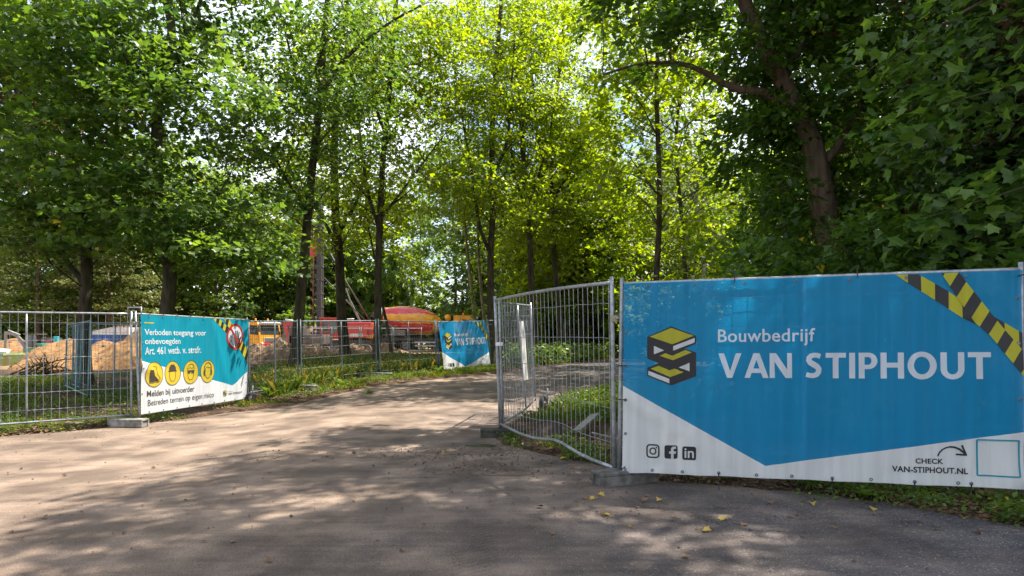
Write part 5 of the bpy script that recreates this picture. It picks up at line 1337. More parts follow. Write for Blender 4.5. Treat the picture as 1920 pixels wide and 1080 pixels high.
m = MB(); m.box((.75, -1.165, 1.5), (1.0, .02, .24)); m.build('company_plate', P_LIGHT, rig)
for k in range(4):
    m = MB(); m.prism([(1.5 + .13 * k, 1.3), (1.56 + .13 * k, 1.3), (1.64 + .13 * k, 1.5), (1.58 + .13 * k, 1.5)], -1.2, -1.16); m.build('hazard_stripe', YELL, rig)
m = MB(); m.box((-2.25, -.25, 6.4), (.34, .34, 10.8)); m.box((-2.25, .25, 6.4), (.34, .34, 10.8)); mast = m.build('mast', pm('mast_steel', (.030, .028, .03), (.05, .046, .046), rough=.6), rig)
for k in range(10):
    m = MB(); m.box((-2.25, 0, 1.6 + k * 1.05), (.42, .86, .12)); m.build('mast_cross_piece', P_GREY, mast)
m = MB()
hx = [(-2.75 + .0, 0, z / 10) for z in range(6, 112, 3)]
m.tube([(-2.75, 0, .5), (-2.75, 0, 11.2)], .07, 8)
for k in range(170):
    a0, a1 = k * .55, (k + 1) * .55; z0_, z1_ = .6 + k * .06, .66 + k * .06
    P_ = lambda a, r, z: (-2.75 + r * math.cos(a), r * math.sin(a), z)
    m.add([P_(a0, .07, z0_), P_(a1, .07, z1_), P_(a1, .27, z1_), P_(a0, .27, z0_)], [(0, 1, 2, 3)])
m.build('auger', pm('auger_steel', (.12, .07, .05), (.18, .11, .08), scale=5, rough=.7, metal=.3), rig)
m = MB(); m.box((-2.6, 0, 8.1), (.7, .7, 1.0), bev=.05); m.build('drive_head', P_RED, rig)
m = MB(); m.tube([(1.6, 0, 2.6), (-.2, 0, 5.6), (-2.1, 0, 9.0)], .06, 8); m.tube([(1.2, .6, 2.6), (-2.0, .3, 6.0)], .045, 8); m.build('back_stay', P_GREY, rig)
m = MB(); m.box((-1.9, -.9, 1.5), (.22, .22, 2.5)); m.box((-1.9, .9, 1.5), (.22, .22, 2.5)); st = m.build('jack_leg', P_RED, rig)
for k in range(5):
    m = MB(); m.prism([(-2.0, .5 + .45 * k), (-1.8, .6 + .45 * k), (-1.8, .8 + .45 * k), (-2.0, .7 + .45 * k)], -1.03, -1.012); m.build('hazard_stripe', YELL, st)
# the slanting boom right of it is a second machine's jib
v = at(672, 640, 56)
m = MB(); m.bar(at(657, 565, 56), at(682, 618, 56), .14, .16); m.bar(at(648, 540, 56), at(657, 565, 56), .10, .10)
jib = empty('lattice_jib', at(682, 618, 56), 0, 'slanting light grey jib rising between the two middle trunks', 'jib'); m.build('boom', P_MID, jib, world=True)
m = MB(); m.box(at(678, 620, 56), (1.9, .8, .55), bev=.05); m.build('winch_house', P_LIGHT, jib, world=True)
m = MB(); m.tube([at(640, 599, 56.2), at(664, 598, 56.2)], .06, 6); m.build('strut', P_LIGHT, jib, world=True)

# -- red excavator with its arm folded down
v = at(572, 652, 47); zg = gz(v.x, v.y)
ex = empty('red_excavator', (v.x, v.y, zg), 0, 'red excavator half hidden by a maple trunk, its bent arm reaching down left', 'excavator')
crawler(ex, -1.5, 1.6, -1.0, .38, .5); crawler(ex, -1.5, 1.6, 1.0, .38, .5)
m = MB(); m.box((.4, 0, 1.25), (2.5, 2.2, .7), bev=.08); m.build('upper_body', P_GREY, ex)
m = MB(); m.prism([(-.75, .95), (.2, .95), (.2, 2.35), (-.55, 2.35), (-.85, 1.7)], -1.1, -.15); m.build('cab', P_GREY, ex)
m = MB(); m.add([(-.66, -1.105, 1.35), (.1, -1.105, 1.35), (.1, -1.105, 2.25), (-.5, -1.105, 2.25)], [(0, 1, 2, 3)]); m.build('cab_window', GLASS, ex)
m = MB(); m.prism([(-.2, 1.3), (.1, 1.45), (-.5, 2.45), (-1.4, 2.55), (-1.45, 2.3), (-.7, 2.15)], -.02, .3); m.build('boom', P_RED, ex)
m = MB(); m.prism([(-1.68, 2.5), (-1.35, 2.62), (-1.05, 1.0), (-1.25, .92)], -.0, .28); m.build('arm', P_RED, ex)
m = MB(); m.prism([(-1.3, 1.0), (-1.0, 1.0), (-.85, .5), (-1.2, .35), (-1.5, .6)], -.25, .5); m.build('bucket', P_RED, ex)
m = MB(); m.tube([(-.9, .14, 2.62), (-1.5, .14, 2.72)], .06, 8); m.build('cylinder', P_LIGHT, ex)

# -- small green excavator on the far left
v = at(60, 677, 40); zg = gz(v.x, v.y)
v = at(66, 677, 44); zg = gz(v.x, v.y)
me_ = empty('mini_excavator', (v.x, v.y, zg), .12, 'green mini excavator with an arched grey arm, far left behind the fence', 'excavator')
crawler(me_, -1.25, .75, -.75, .27, .4); crawler(me_, -1.25, .75, .75, .27, .4)
m = MB(); m.box((.15, 0, .85), (1.6, 1.5, .5), bev=.08); m.box((.75, 0, 1.2), (.5, 1.4, .6), bev=.08); m.build('upper_body', P_GRN, me_)
m = MB()
for x, y in ((-.45, -.7), (.5, -.7), (-.45, .7), (.5, .7), (.15, -.7)): m.bar((x, y, 1.05), (x * .9, y, 2.3), .06, .06)
m.box((0, 0, 2.34), (1.25, 1.5, .09), bev=.03); m.build('cab_frame', P_GREY, me_)
m = MB(); m.add([(-.4, -.69, 1.15), (.45, -.69, 1.15), (.42, -.69, 2.25), (-.38, -.69, 2.25)], [(0, 1, 2, 3)]); m.build('cab_window', GLASS, me_)
m = MB(); bp_ = spline([(-.7, 0, .8), (-1.15, 0, 1.7), (-1.75, 0, 2.3), (-2.6, 0, 2.45)], 10)
for a, b_ in zip(bp_[:-1], bp_[1:]): m.bar(a, b_, .18, .24)
m.build('boom', P_MID, me_)
m = MB(); m.bar((-2.5, 0, 2.6), (-2.55, 0, .9), .15, .2); m.build('arm', P_MID, me_)
m = MB(); m.tube([(-1.3, .0, 2.3), (-2.3, 0, 2.72)], .05, 6); m.tube([(-.8, 0, .9), (-1.5, 0, 1.75)], .05, 6); m.build('cylinder', P_LIGHT, me_)
m = MB(); m.prism([(-2.7, 1.0), (-2.35, 1.0), (-2.2, .55), (-2.6, .4), (-2.9, .7)], -.3, .3); m.build('bucket', P_GREY, me_)
m = MB(); m.box((-1.5, 0, .3), (.08, 1.5, .36)); m.build('dozer_blade', P_GRN, me_); me_.scale = (.74, .74, .74)

# -- pale green skip at the left edge
v = at(2, 688, 33)
sk = empty('waste_skip', (v.x, v.y, gz(v.x, v.y)), .1, 'pale green waste skip at the left edge', 'skip')
m = MB(); m.add([(-1.6, -.75, 0), (.35, -.75, 0), (.35, .75, 0), (-1.6, .75, 0), (-2.0, -.85, .62), (.62, -.85, .62), (.62, .85, .62), (-2.0, .85, .62)], [(0, 1, 5, 4), (1, 2, 6, 5), (2, 3, 7, 6), (3, 0, 4, 7), (0, 3, 2, 1)]); m.build('tub', P_SKIP, sk)
m = MB(); m.box((-.69, -.86, .64), (2.74, .08, .09)); m.box((-.69, .86, .64), (2.74, .08, .09)); m.box((.64, 0, .64), (.08, 1.64, .09)); m.box((-2.02, 0, .64), (.08, 1.64, .09)); m.build('rim', P_SKIP, sk)
for x in (-1.1, -.4, .3):
    m = MB(); m.bar((x, -.80, .05), (x, -.86, .6), .08, .08); m.build('rib', P_SKIP, sk)
m = MB(); m.box((.0, .1, .68), (.5, .6, .35), (.2, .1, .4), bev=.03); tag(m.build('bag', PLASTIC_W), None)
o = COL.objects[-1]; o.location = sk.location; tag(o, 'white bag lying on the pale green skip', 'bag')

# -- the low blue container with a pale pitched load behind the sand heap
v = at(200, 648, 50); zg = gz(v.x, v.y)
cn = empty('site_container', (v.x, v.y, zg), 0, 'blue container with a light sloping cover behind the big sand heap', 'container')
m = MB(); m.box((0, 0, .86), (3.4, 2.2, 1.72)); bd = m.build('body', P_BLU, cn)
for k in range(11):
    m = MB(); m.box((-1.6 + .32 * k, -1.12, .86), (.10, .05, 1.6)); m.build('rib', P_BLU, bd)
m = MB(); m.prism([(-1.6, 1.74), (2.4, 1.74), (2.4, 2.3), (1.0, 2.3)], -1.1, 1.1); m.build('cover', P_LIGHT, cn)
for k in range(5):
    m = MB(); m.box((1.15 + .28 * k, -.9, 2.37), (.14, .14, .12)); m.build('clay_pipe', pm('terracotta', (.30, .14, .08), (.22, .10, .06)), cn)
v = at(97, 655, 48)
m = MB(); m.box((0, 0, .75), (1.0, .9, 1.5), bev=.03); pb = empty('site_cabinet', (v.x, v.y, gz(v.x, v.y)), .1, 'small dark cabinet with a red and blue side, left of the sand heap', 'cabinet'); m.build('case', P_GREY, pb)
m = MB(); m.prism([(-.1, .3), (.4, .3), (.4, 1.1), (.1, 1.35)], -.47, -.452); m.build('blue_flash', P_BLU, pb); m = MB(); m.prism([(-.3, 1.2), (.1, 1.35), (.42, .9), (.36, .8)], -.49, -.475); m.build('red_flash', P_RED, pb)
v = at(106, 655, 47.5); m = MB(); m.box((v.x, v.y, gz(v.x, v.y) + .8), (.30, .25, 1.6), bev=.03); tag(m.build('teal_post', P_TEAL), 'bright teal upright box beside the dark cabinet', 'box')
v = at(57, 690, 30); m = MB(); m.tube([(v.x - .1, v.y, gz(v.x, v.y) + .05), (v.x - .05, v.y, gz(v.x, v.y) + .42)], .05, 6); tag(m.build('marker_peg', P_BLU), 'blue marker peg stuck in the sand by the left fence post', 'peg')
v = at(38, 690, 29); m = MB(); m.tube([(v.x - .3, v.y, gz(v.x, v.y) + .12), (v.x + .55, v.y + .1, gz(v.x, v.y) + .1)], .12, 10); tag(m.build('pipe', P_MID), 'short grey pipe lying on the sand at far left', 'pipe')

# ------------------------------------------------------------ heaps
def heap_mat(name, a, b, c):
    return pm(name, a, b, scale=2.2, rough=.95, bump=1.0, bscale=7, contrast=(.32, .70), dirt=c, dscale=5, damt=.55, spec=.1)
SAND = heap_mat('sand', (0.31, 0.175, 0.078), (0.18, 0.10, 0.044), (.09, .052, .026))
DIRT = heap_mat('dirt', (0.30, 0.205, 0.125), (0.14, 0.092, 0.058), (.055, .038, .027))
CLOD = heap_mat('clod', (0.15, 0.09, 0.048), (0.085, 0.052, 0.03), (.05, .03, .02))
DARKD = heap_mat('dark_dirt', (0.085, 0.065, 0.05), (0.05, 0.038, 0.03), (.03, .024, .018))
def heap(name, label, x, y, rx, ry, h, mat, seed, peaks=((0, 0, 1, 1),), rough=.22, group=None, nx=56, cat='heap'):
    t = np.linspace(-1, 1, nx); U, V_ = np.meshgrid(t, t)
    Z = np.zeros_like(U)
    for px_, py_, w, hh in peaks: Z = np.maximum(Z, hh * np.clip(1 - np.hypot((U - px_) / w, (V_ - py_) / w), 0, 1) ** .85)
    edge = np.clip(1.0 - np.hypot(U, V_), 0, 1)
    X = x + U * rx; Y = y + V_ * ry
    Zw = Z * h + (.16 * np.abs(fbm(X * 2.6, Y * 2.6, seed + 3)) + .07 * fbm(X * 14, Y * 14, seed + 4)) * np.clip(edge * 4, 0, 1) + rough * h * fbm(X * 1.3, Y * 1.3, seed) * np.clip(edge * 4, 0, 1) + rough * .8 * fbm(X * 3.7, Y * 3.7, seed + 5) * np.clip(edge * 4, 0, 1) * min(1, h) + .10 * fbm(X * 9, Y * 9, seed + 8) * np.clip(edge * 4, 0, 1)
    Zw = g(X, Y) - .12 + Zw + .12 * sst(0, .12, edge)
    c = (x, y, gz(x, y)); V = np.stack([X, Y, Zw], -1).reshape(-1, 3)
    i = np.arange(nx * nx).reshape(nx, nx); F = np.stack([i[:-1, :-1], i[:-1, 1:], i[1:, 1:], i[1:, :-1]], -1).reshape(-1, 4)
    o = np_mesh(name, V, F, mat, off=c, smooth=True); o.location = c
    if rx > 1:                                                       # clods lying on the slope
        q = np.random.default_rng(seed + 300); P = V[q.integers(0, len(V), 260)]; P = P[P[:, 2] > g(P[:, 0], P[:, 1]) + .08]; k = len(P); sz_ = .022 * q.lognormal(0, .6, k) + .012
        oc = np.array([(1, 0, 0), (-1, 0, 0), (0, 1, 0), (0, -1, 0), (0, 0, .8), (0, 0, -.5)]); fc = np.array([(0, 2, 4), (2, 1, 4), (1, 3, 4), (3, 0, 4), (2, 0, 5), (1, 2, 5), (3, 1, 5), (0, 3, 5)])
        P = P + q.normal(0, .04, P.shape) * np.array([1, 1, 0]); VV = P[:, None, :] + sz_[:, None, None] * (oc[None] * q.uniform(.6, 1.4, (k, 6, 1)))
        c_ = np_mesh('clods', VV.reshape(-1, 3), (np.arange(k)[:, None, None] * 6 + fc[None]).reshape(-1, 3), CLOD, o, off=c); c_['kind'] = 'stuff'
    return tag(o, label, cat, group)
GH = 'heaps of sand and earth on the site'
v = at(222, 660, 30); heap('sand_heap', 'big light sand heap with a steep face left of the safety notice', v.x + .6, v.y + 1.5, 2.9, 3.0, 2.25, SAND, 1, ((-.05, -.05, .9, .92), (.30, .0, .85, 1.15)), .32, GH)
v = at(105, 690, 29); heap('sand_heap', 'lower rounded sand heap left of the forked maple', v.x, v.y + .8, 2.4, 2.2, 1.12, SAND, 2, ((.1, 0, .95, 1.0), (-.4, -.1, .7, .55)), .24, GH)
v = at(10, 670, 46); heap('sand_heap', 'far sand heap behind the mini excavator', v.x, v.y + 3, 5.5, 3.5, 1.5, SAND, 3, ((-.3, 0, .8, 1.0), (.35, 0, .8, .9)), .2, GH)
v = at(150, 660, 42); heap('sand_heap', 'sand bank with a shaded cut behind the forked maple', v.x, v.y, 3.6, 3, 1.5, SAND, 4, ((-.2, 0, .9, 1), (.4, .1, .8, .9)), .2, GH)
v = at(510, 690, 32); heap('earth_heap', 'lumpy brown earth heap below the yellow lorry', v.x, v.y, 2.6, 2.2, 1.15, DIRT, 5, ((-.4, 0, .75, .85), (.15, 0, .7, 1.0), (.6, 0, .5, .7)), .5, GH)
v = at(600, 690, 34); heap('earth_heap', 'lumpy brown earth heap between the second and third maple trunk', v.x, v.y, 2.2, 2.0, .95, DIRT, 6, ((-.2, 0, .8, 1.0), (.45, 0, .6, .7)), .5, GH)
v = at(690, 688, 36); heap('earth_heap', 'low earth heap in front of the rig by the thick maple', v.x, v.y, 2.4, 1.6, 1.15, DIRT, 7, ((-.35, 0, .7, .9), (.35, .1, .7, .85)), .4, GH)
v = at(760, 678, 40); heap('earth_heap', 'low earth heap under the mixer truck', v.x, v.y, 2.2, 1.4, .5, DIRT, 8, ((-.2, 0, .8, 1),), .4, GH)
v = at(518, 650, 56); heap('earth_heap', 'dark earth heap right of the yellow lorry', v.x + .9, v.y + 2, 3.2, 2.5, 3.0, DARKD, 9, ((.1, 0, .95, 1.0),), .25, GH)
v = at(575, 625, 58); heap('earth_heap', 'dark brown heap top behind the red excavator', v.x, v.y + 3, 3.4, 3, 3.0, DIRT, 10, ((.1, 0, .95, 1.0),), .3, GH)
heap('soil_clod', 'dark broken turf bank behind the bent gate, right of the board', 2.0, 9.35, .75, .7, .42, DARKD, 11, ((-.2, 0, .8, 1), (.4, 0, .7, .8)), .6, 'dark soil clods in the gateway', 40, 'soil')
heap('soil_clod', 'dark soil clod just behind the left of the bent gate', .55, 9.9, .45, .4, .26, DARKD, 12, ((0, 0, .9, 1),), .6, 'dark soil clods in the gateway', 32, 'soil')
heap('soil_clod', 'dark soil bank behind the concrete foot of the long banner', 2.1, 7.5, .7, .45, .16, DARKD, 13, ((0, 0, .9, 1),), .6, 'dark soil clods in the gateway', 32, 'soil')

# board, bars and sticks in the gateway
m = MB(); m.bar((1.0, 9.9, .12), (1.42, 10.9, .26), .15, .035, up=(-.25, -.15, 1)); tag(m.build('board', pm('pale_board', (.25, .235, .21), (.17, .16, .14), scale=5, rough=.9, bump=.3, stretch=(4, .6, 4))), 'pale board propped slanting on the grass behind the bent gate', 'board')
m = MB(); m.tube([(1.15, 9.2, .20), (1.6, 8.6, .16), (1.95, 7.9, .13), (2.05, 7.6, .06)], .011, 6); tag(m.build('steel_bar', STEEL), 'thin bent steel bar lying on the soil behind the gate', 'bar')
rr = random.Random(12)
def stick(label, p0, p1, r, sag, forks, name='dead_branch', group='dead branches heaped by the far left fence'):
    m = MB(); a, b = Vector(p0), Vector(p1); mid_ = (a + b) / 2 + Vector((0, 0, sag))
    sp_ = spline([a, mid_, b], 8); m.tube(sp_, [r * (1 - .09 * k) for k in range(9)], 5)
    for k in range(forks):
        q = sp_[2 + k % 6]; e = q + Vector((rr.uniform(-.5, .5), rr.uniform(-.4, .4), rr.uniform(.05, .5))); m.tube([q, (q + e) / 2 + Vector((rr.uniform(-.08, .08), 0, .06)), e], [r * .5, r * .4, r * .15], 4)
    return tag(m.build(name, BARK), label, 'branch', group)
for i in range(11):
    v = at(60 + 62 * rr.random(), 706 + 12 * rr.random(), 23 + 2.5 * rr.random()); z = gz(v.x, v.y)
    an = rr.uniform(-.6, .6); L_ = rr.uniform(.5, 1.1)
    stick('dark dead branch in the tangle under the low sand heap', (v.x - L_ * math.cos(an), v.y - L_ * math.sin(an), z + .12 * rr.random()), (v.x + L_ * math.cos(an), v.y + L_ * math.sin(an), z + .15 + .6 * rr.random()), .04, rr.uniform(.0, .25), 4)
v = at(66, 705, 16); 
m = MB(); m.box((-8.35, 12.25, gz(-8.35, 12.25) + .09), (.34, .16, .05), (.05, .1, .3), bev=.012); tag(m.build('wood_scrap', pm('scrap_wood', (.20, .13, .085), (.12, .08, .05), scale=8, rough=.9, bump=.4)), 'flat brown scrap of wood on the grass under the plain fence panel', 'scrap')
# ------------------------------------------------------------ grass, weeds, litter
GR = np.random.default_rng(77)
L_GRASS = leafmat('grass_blade', (0.055, 0.105, 0.010), (0.150, 0.215, 0.022), .45, 1.8, .5)
L_WEED = leafmat('weed_leaf', (0.035, 0.080, 0.012), (0.120, 0.175, 0.022), .45, 1.9, .45)
L_LITTER = leafmat('litter', (0.055, 0.030, 0.014), (0.200, 0.120, 0.055), .1, 1.0, .8)

def scatter_poly(poly, n, patch=.35, pscale=1.2, seed=0):
    P = np.array(poly, float); lo = P.min(0); hi = P.max(0); out = []
    tot = 0
    while tot < n:
        q = GR.uniform(lo, hi, (n * 3, 2)); x, y = q[:, 0], q[:, 1]; ins = np.zeros(len(q), bool)
        for i in range(len(P)):
            ax, ay = P[i]; bx, by = P[(i + 1) % len(P)]; c = (ay > y) != (by > y)
            ins ^= c & (x < (bx - ax) * (y - ay) / (by - ay + 1e-12) + ax)
        k = ins & (road_dist(x, y) < .06 - .25 * GR.random(len(q))) & (vnoise(x * pscale, y * pscale, seed) * .6 + vnoise(x * pscale * 3, y * pscale * 3, seed + 1) * .4 > patch)
        q = q[k]; out.append(q); tot += len(q)
        if len(out) > 60: break
    return np.vstack(out)[:n]

def grass(name, poly, n, h, w, lean=.5, patch=.35, mat=None, seed=0, dry=.1):
    q = scatter_poly(poly, n, patch, seed=seed); n = len(q)
    z = gz_soil(q[:, 0], q[:, 1]) - .01
    an = GR.uniform(0, 2 * PI, n); hh = h * GR.uniform(.4, 1.25, n); ww = w * GR.uniform(.6, 1.3, n); ln = lean * hh * GR.uniform(.1, 1.2, n)
    dx, dy = np.cos(an), np.sin(an); sx_, sy = -dy, dx
    V = np.zeros((n, 5, 3)); b = np.stack([q[:, 0], q[:, 1], z], -1)
    V[:, 0] = b + np.stack([sx_ * ww, sy * ww, 0 * z], -1); V[:, 1] = b - np.stack([sx_ * ww, sy * ww, 0 * z], -1)
    m = b + np.stack([dx * ln * .35, dy * ln * .35, hh * .62], -1)
    V[:, 2] = m - np.stack([sx_ * ww * .8, sy * ww * .8, 0 * z], -1); V[:, 4] = m + np.stack([sx_ * ww * .8, sy * ww * .8, 0 * z], -1)
    V[:, 3] = b + np.stack([dx * ln, dy * ln, hh * (1 - .25 * lean)], -1)
    F = np.arange(n * 5).reshape(n, 5)
    t = np.clip(GR.normal(.45, .2, n) + .5 * (vnoise(q[:, 0] * 2, q[:, 1] * 2, 8) - .5), 0, .93); t[GR.random(n) < dry * .2] = 1.0
    o = np_mesh(name, V.reshape(-1, 3), F, mat or L_GRASS, tint=t); o['kind'] = 'stuff'; return o

def weeds(name, poly, n, h, size, shape=LEAF4, mat=None, patch=.4, per=10, seed=0):
    """low leafy herbs: stems of little leaves"""
    q = scatter_poly(poly, n, patch, seed=seed); n = len(q); z = gz_soil(q[:, 0], q[:, 1])
    hh = h * GR.uniform(.35, 1.2, n)
    f = GR.random((n, per)) ** .8
    P = np.stack([q[:, None, 0] + GR.normal(0, .06 + .16 * h, (n, per)), q[:, None, 1] + GR.normal(0, .06 + .16 * h, (n, per)), z[:, None] + .02 + f * hh[:, None]], -1).reshape(-1, 3)
    an = GR.uniform(0, 2 * PI, len(P)); D = np.stack([np.cos(an), np.sin(an), .35 + 0 * an], -1)
    V, F = leaves_np(P, D, size, shape, GR)
    t = np.clip(np.repeat(GR.normal(.45, .2, n), per) + GR.normal(0, .1, len(P)), 0, .93); t[GR.random(len(P)) < .01] = 1
    o = np_mesh(name, V, F, mat or L_WEED, tint=t); o['kind'] = 'stuff'; return o

verge_near = [(-13.5, 8.0), (-9, 10.9), (-7.4, 12.4), (-6.8, 13.6), (-8.0, 14.4), (-11, 13.5), (-16, 13)]
grass('verge_grass', verge_near, 4200, .10, .006, .8, .42, seed=3)
weeds('verge_weeds', verge_near, 420, .10, .06, patch=.5, seed=4, per=8)
behind = [(-16, 12.5), (-8.2, 14.2), (-7.2, 16), (-7.4, 20), (-12, 24), (-22, 22)]
grass('shade_grass', behind, 7000, .16, .008, .7, .45, seed=5); weeds('shade_weeds', behind, 420, .2, .06, patch=.5, seed=6)
along = [(-7.3, 14.6), (-6.4, 15.2), (-5.6, 16.4), (-4.9, 18.2), (-3.0, 21.0), (-.8, 24), (.9, 27), (.2, 29), (-1.6, 27.2), (-3.6, 24), (-5.4, 20.5), (-6.6, 17.5)]
grass('verge_grass', along, 7500, .13, .006, .7, .47, seed=7, dry=.6); weeds('verge_weeds', along, 420, .13, .05, patch=.42, seed=8)
tall = [(-6.4, 17.0), (-5.4, 21.0), (-3.2, 24.5), (-1.2, 28), (-1.8, 33), (-6, 33), (-9.5, 29), (-8.2, 20)]
grass('tall_grass', tall, 24000, .46, .0045, .6, .36, seed=9, dry=1.2); weeds('tall_weeds', tall, 2600, .42, .07, patch=.44, per=14, seed=10)
far_verge = [(.2, 27.5), (1.4, 28), (4.5, 35), (7, 40), (12, 49), (8, 52), (3, 46), (-1, 34)]
grass('far_verge_grass', far_verge, 6000, .35, .02, .6, .3, seed=11); weeds('far_verge_weeds', far_verge, 1300, .8, .22, patch=.3, per=14, seed=12)
gatep = [(.2, 11.9), (.5, 12.8), (1.2, 15.5), (2.0, 17.3), (3.2, 19), (5, 21), (6, 18), (4.5, 13), (3.0, 11.6), (1.4, 11.5)]
grass('gate_grass', gatep, 11000, .18, .006, .6, .42, seed=13); weeds('gate_weeds', gatep, 500, .2, .07, patch=.45, seed=14)
gatef = [(-.5, 9.3), (.3, 8.6), (1.2, 7.7), (2.2, 8.0), (2.0, 9.6), (.4, 10.5)]
grass('soil_grass', gatef, 380, .10, .006, .7, .58, seed=15); weeds('soil_weeds', gatef, 70, .08, .06, patch=.6, seed=16)
under = [(1.6, 6.95), (2.5, 6.5), (3.3, 6.05), (4.0, 5.4), (4.7, 4.9), (5.6, 5.4), (4.9, 6.3), (3.4, 6.9), (1.9, 7.3)]
grass('banner_grass', under, 520, .09, .004, .8, .45, seed=17); weeds('banner_weeds', under, 260, .10, .055, patch=.45, seed=18, per=9)
# dead leaves and crumbs on the soil
def litter(name, poly, n, size, patch=.2, seed=0):
    q = scatter_poly(poly, n, patch, seed=seed); n = len(q); z = gz_soil(q[:, 0], q[:, 1]) + .012
    P = np.stack([q[:, 0], q[:, 1], z], -1); an = GR.uniform(0, 2 * PI, n); D = np.stack([np.cos(an), np.sin(an), 0 * an], -1)
    V, F = leaves_np(P, D * 3, size, LEAF6, GR, flat=.97, droop=.0)
    o = np_mesh(name, V, F, L_LITTER, tint=np.clip(GR.normal(.4, .3, n), 0, .9)); o['kind'] = 'stuff'; return o
litter('leaf_litter', under, 1500, .05, seed=21); litter('leaf_litter', verge_near, 1500, .07, seed=22); litter('leaf_litter', gatef, 500, .06, seed=23)
litter('leaf_litter', [(-9.2, 10.9), (-7.3, 12.5), (-7.0, 13.2), (-8.4, 13.0), (-10, 11.6)], 900, .09, .1, seed=24); litter('leaf_litter', along, 1800, .09, seed=25); litter('leaf_litter', [(4.5, 6), (9, 7), (9, 14), (3, 14), (2, 9)], 1500, .1, seed=26)
# crumbs of soil and gravel on the road
cq = np.vstack([GR.uniform((-4.5, 4.3), (2.0, 9.5), (200, 2)), GR.normal((-.75, 8.6), (.55, .30), (420, 2)), GR.normal((-.35, 7.6), (.35, .22), (320, 2)), GR.normal((.0, 8.9), (.5, .4), (300, 2)), GR.uniform((-9, 7), (1, 14), (120, 2)), GR.normal((-3, 8.4), (1.6, .25), (90, 2))])
cq = cq[road_dist(cq[:, 0], cq[:, 1]) > .0]; n = len(cq)
sz = .0055 * GR.lognormal(0, .55, n) + .003
oct_ = np.array([(1, 0, 0), (-1, 0, 0), (0, 1, 0), (0, -1, 0), (0, 0, .8), (0, 0, -.5)]); of = np.array([(0, 2, 4), (2, 1, 4), (1, 3, 4), (3, 0, 4), (2, 0, 5), (1, 2, 5), (3, 1, 5), (0, 3, 5)])
V = np.stack([cq[:, 0], cq[:, 1], g(cq[:, 0], cq[:, 1]) + sz * .4 + .003], -1)[:, None, :] + sz[:, None, None] * (oct_[None] * GR.uniform(.6, 1.4, (n, 6, 1)))
F = (np.arange(n)[:, None, None] * 6 + of[None]).reshape(-1, 3)
o = np_mesh('soil_crumbs', V.reshape(-1, 3), F, pm('crumb', (.075, .052, .038), (.17, .125, .09), scale=3, rough=.95)); o['kind'] = 'stuff'
lq = np.vstack([GR.normal(0, 1, (260, 2)) * np.array([1.6, .45]) + np.array([2.6, 5.75]), GR.normal(0, 1, (120, 2)) * np.array([.5, .6]) + np.array([.6, 7.6]), GR.normal(0, 1, (120, 2)) * np.array([.8, .5]) + np.array([-7.6, 11.7]), GR.uniform((-5, 4.2), (4, 9), (90, 2))])
lq = lq[road_dist(lq[:, 0], lq[:, 1]) > .02]; an = GR.uniform(0, 2 * PI, len(lq))
V, F = leaves_np(np.stack([lq[:, 0], lq[:, 1], g(lq[:, 0], lq[:, 1]) + .012], -1), np.stack([np.cos(an) * 3, np.sin(an) * 3, 0 * an], -1), .034, LEAF6, GR, flat=.98, droop=0)
o = np_mesh('road_litter', V, F, L_LITTER, tint=np.clip(GR.normal(.35, .3, len(lq)), 0, .9)); o['kind'] = 'stuff'
# a shallow damp smear of soil by the gate foot
def patch_sheet(name, label, x, y, rx, ry, mat, seed, cat):
    m = MB(); n_ = 26; c = (x, y, float(road_z(np.array([x]), np.array([y]))[0]) + .006); vs = [c]
    for k in range(n_):
        a = 2 * PI * k / n_; r = 1 + .5 * (float(vnoise(math.cos(a) * 1.7 + seed, math.sin(a) * 1.7, seed)) - .5) + .25 * (float(vnoise(math.cos(a) * 5 + seed, math.sin(a) * 5, seed)) - .5)
        X, Y = x + rx * r * math.cos(a), y + ry * r * math.sin(a); vs.append((X, Y, float(road_z(np.array([X]), np.array([Y]))[0]) + .0045))
    m.add(vs, [(0, 1 + k, 1 + (k + 1) % n_) for k in range(n_)]); o = m.build(name, mat); o['kind'] = 'structure'; return o
patch_sheet('soil_patch', '', -.72, 8.72, .55, .22, pm('damp_soil', (.085, .055, .04), (.14, .098, .072), scale=9, rough=.9, bump=.8, bscale=30), 3, '')
patch_sheet('soil_patch', '', -.15, 7.35, .42, .13, MATS['damp_soil'], 5, ''); patch_sheet('soil_patch', '', -.45, 9.25, .24, .12, pm('wet_soil', (.035, .03, .02), (.05, .042, .02), scale=9, rough=.25), 8, '')

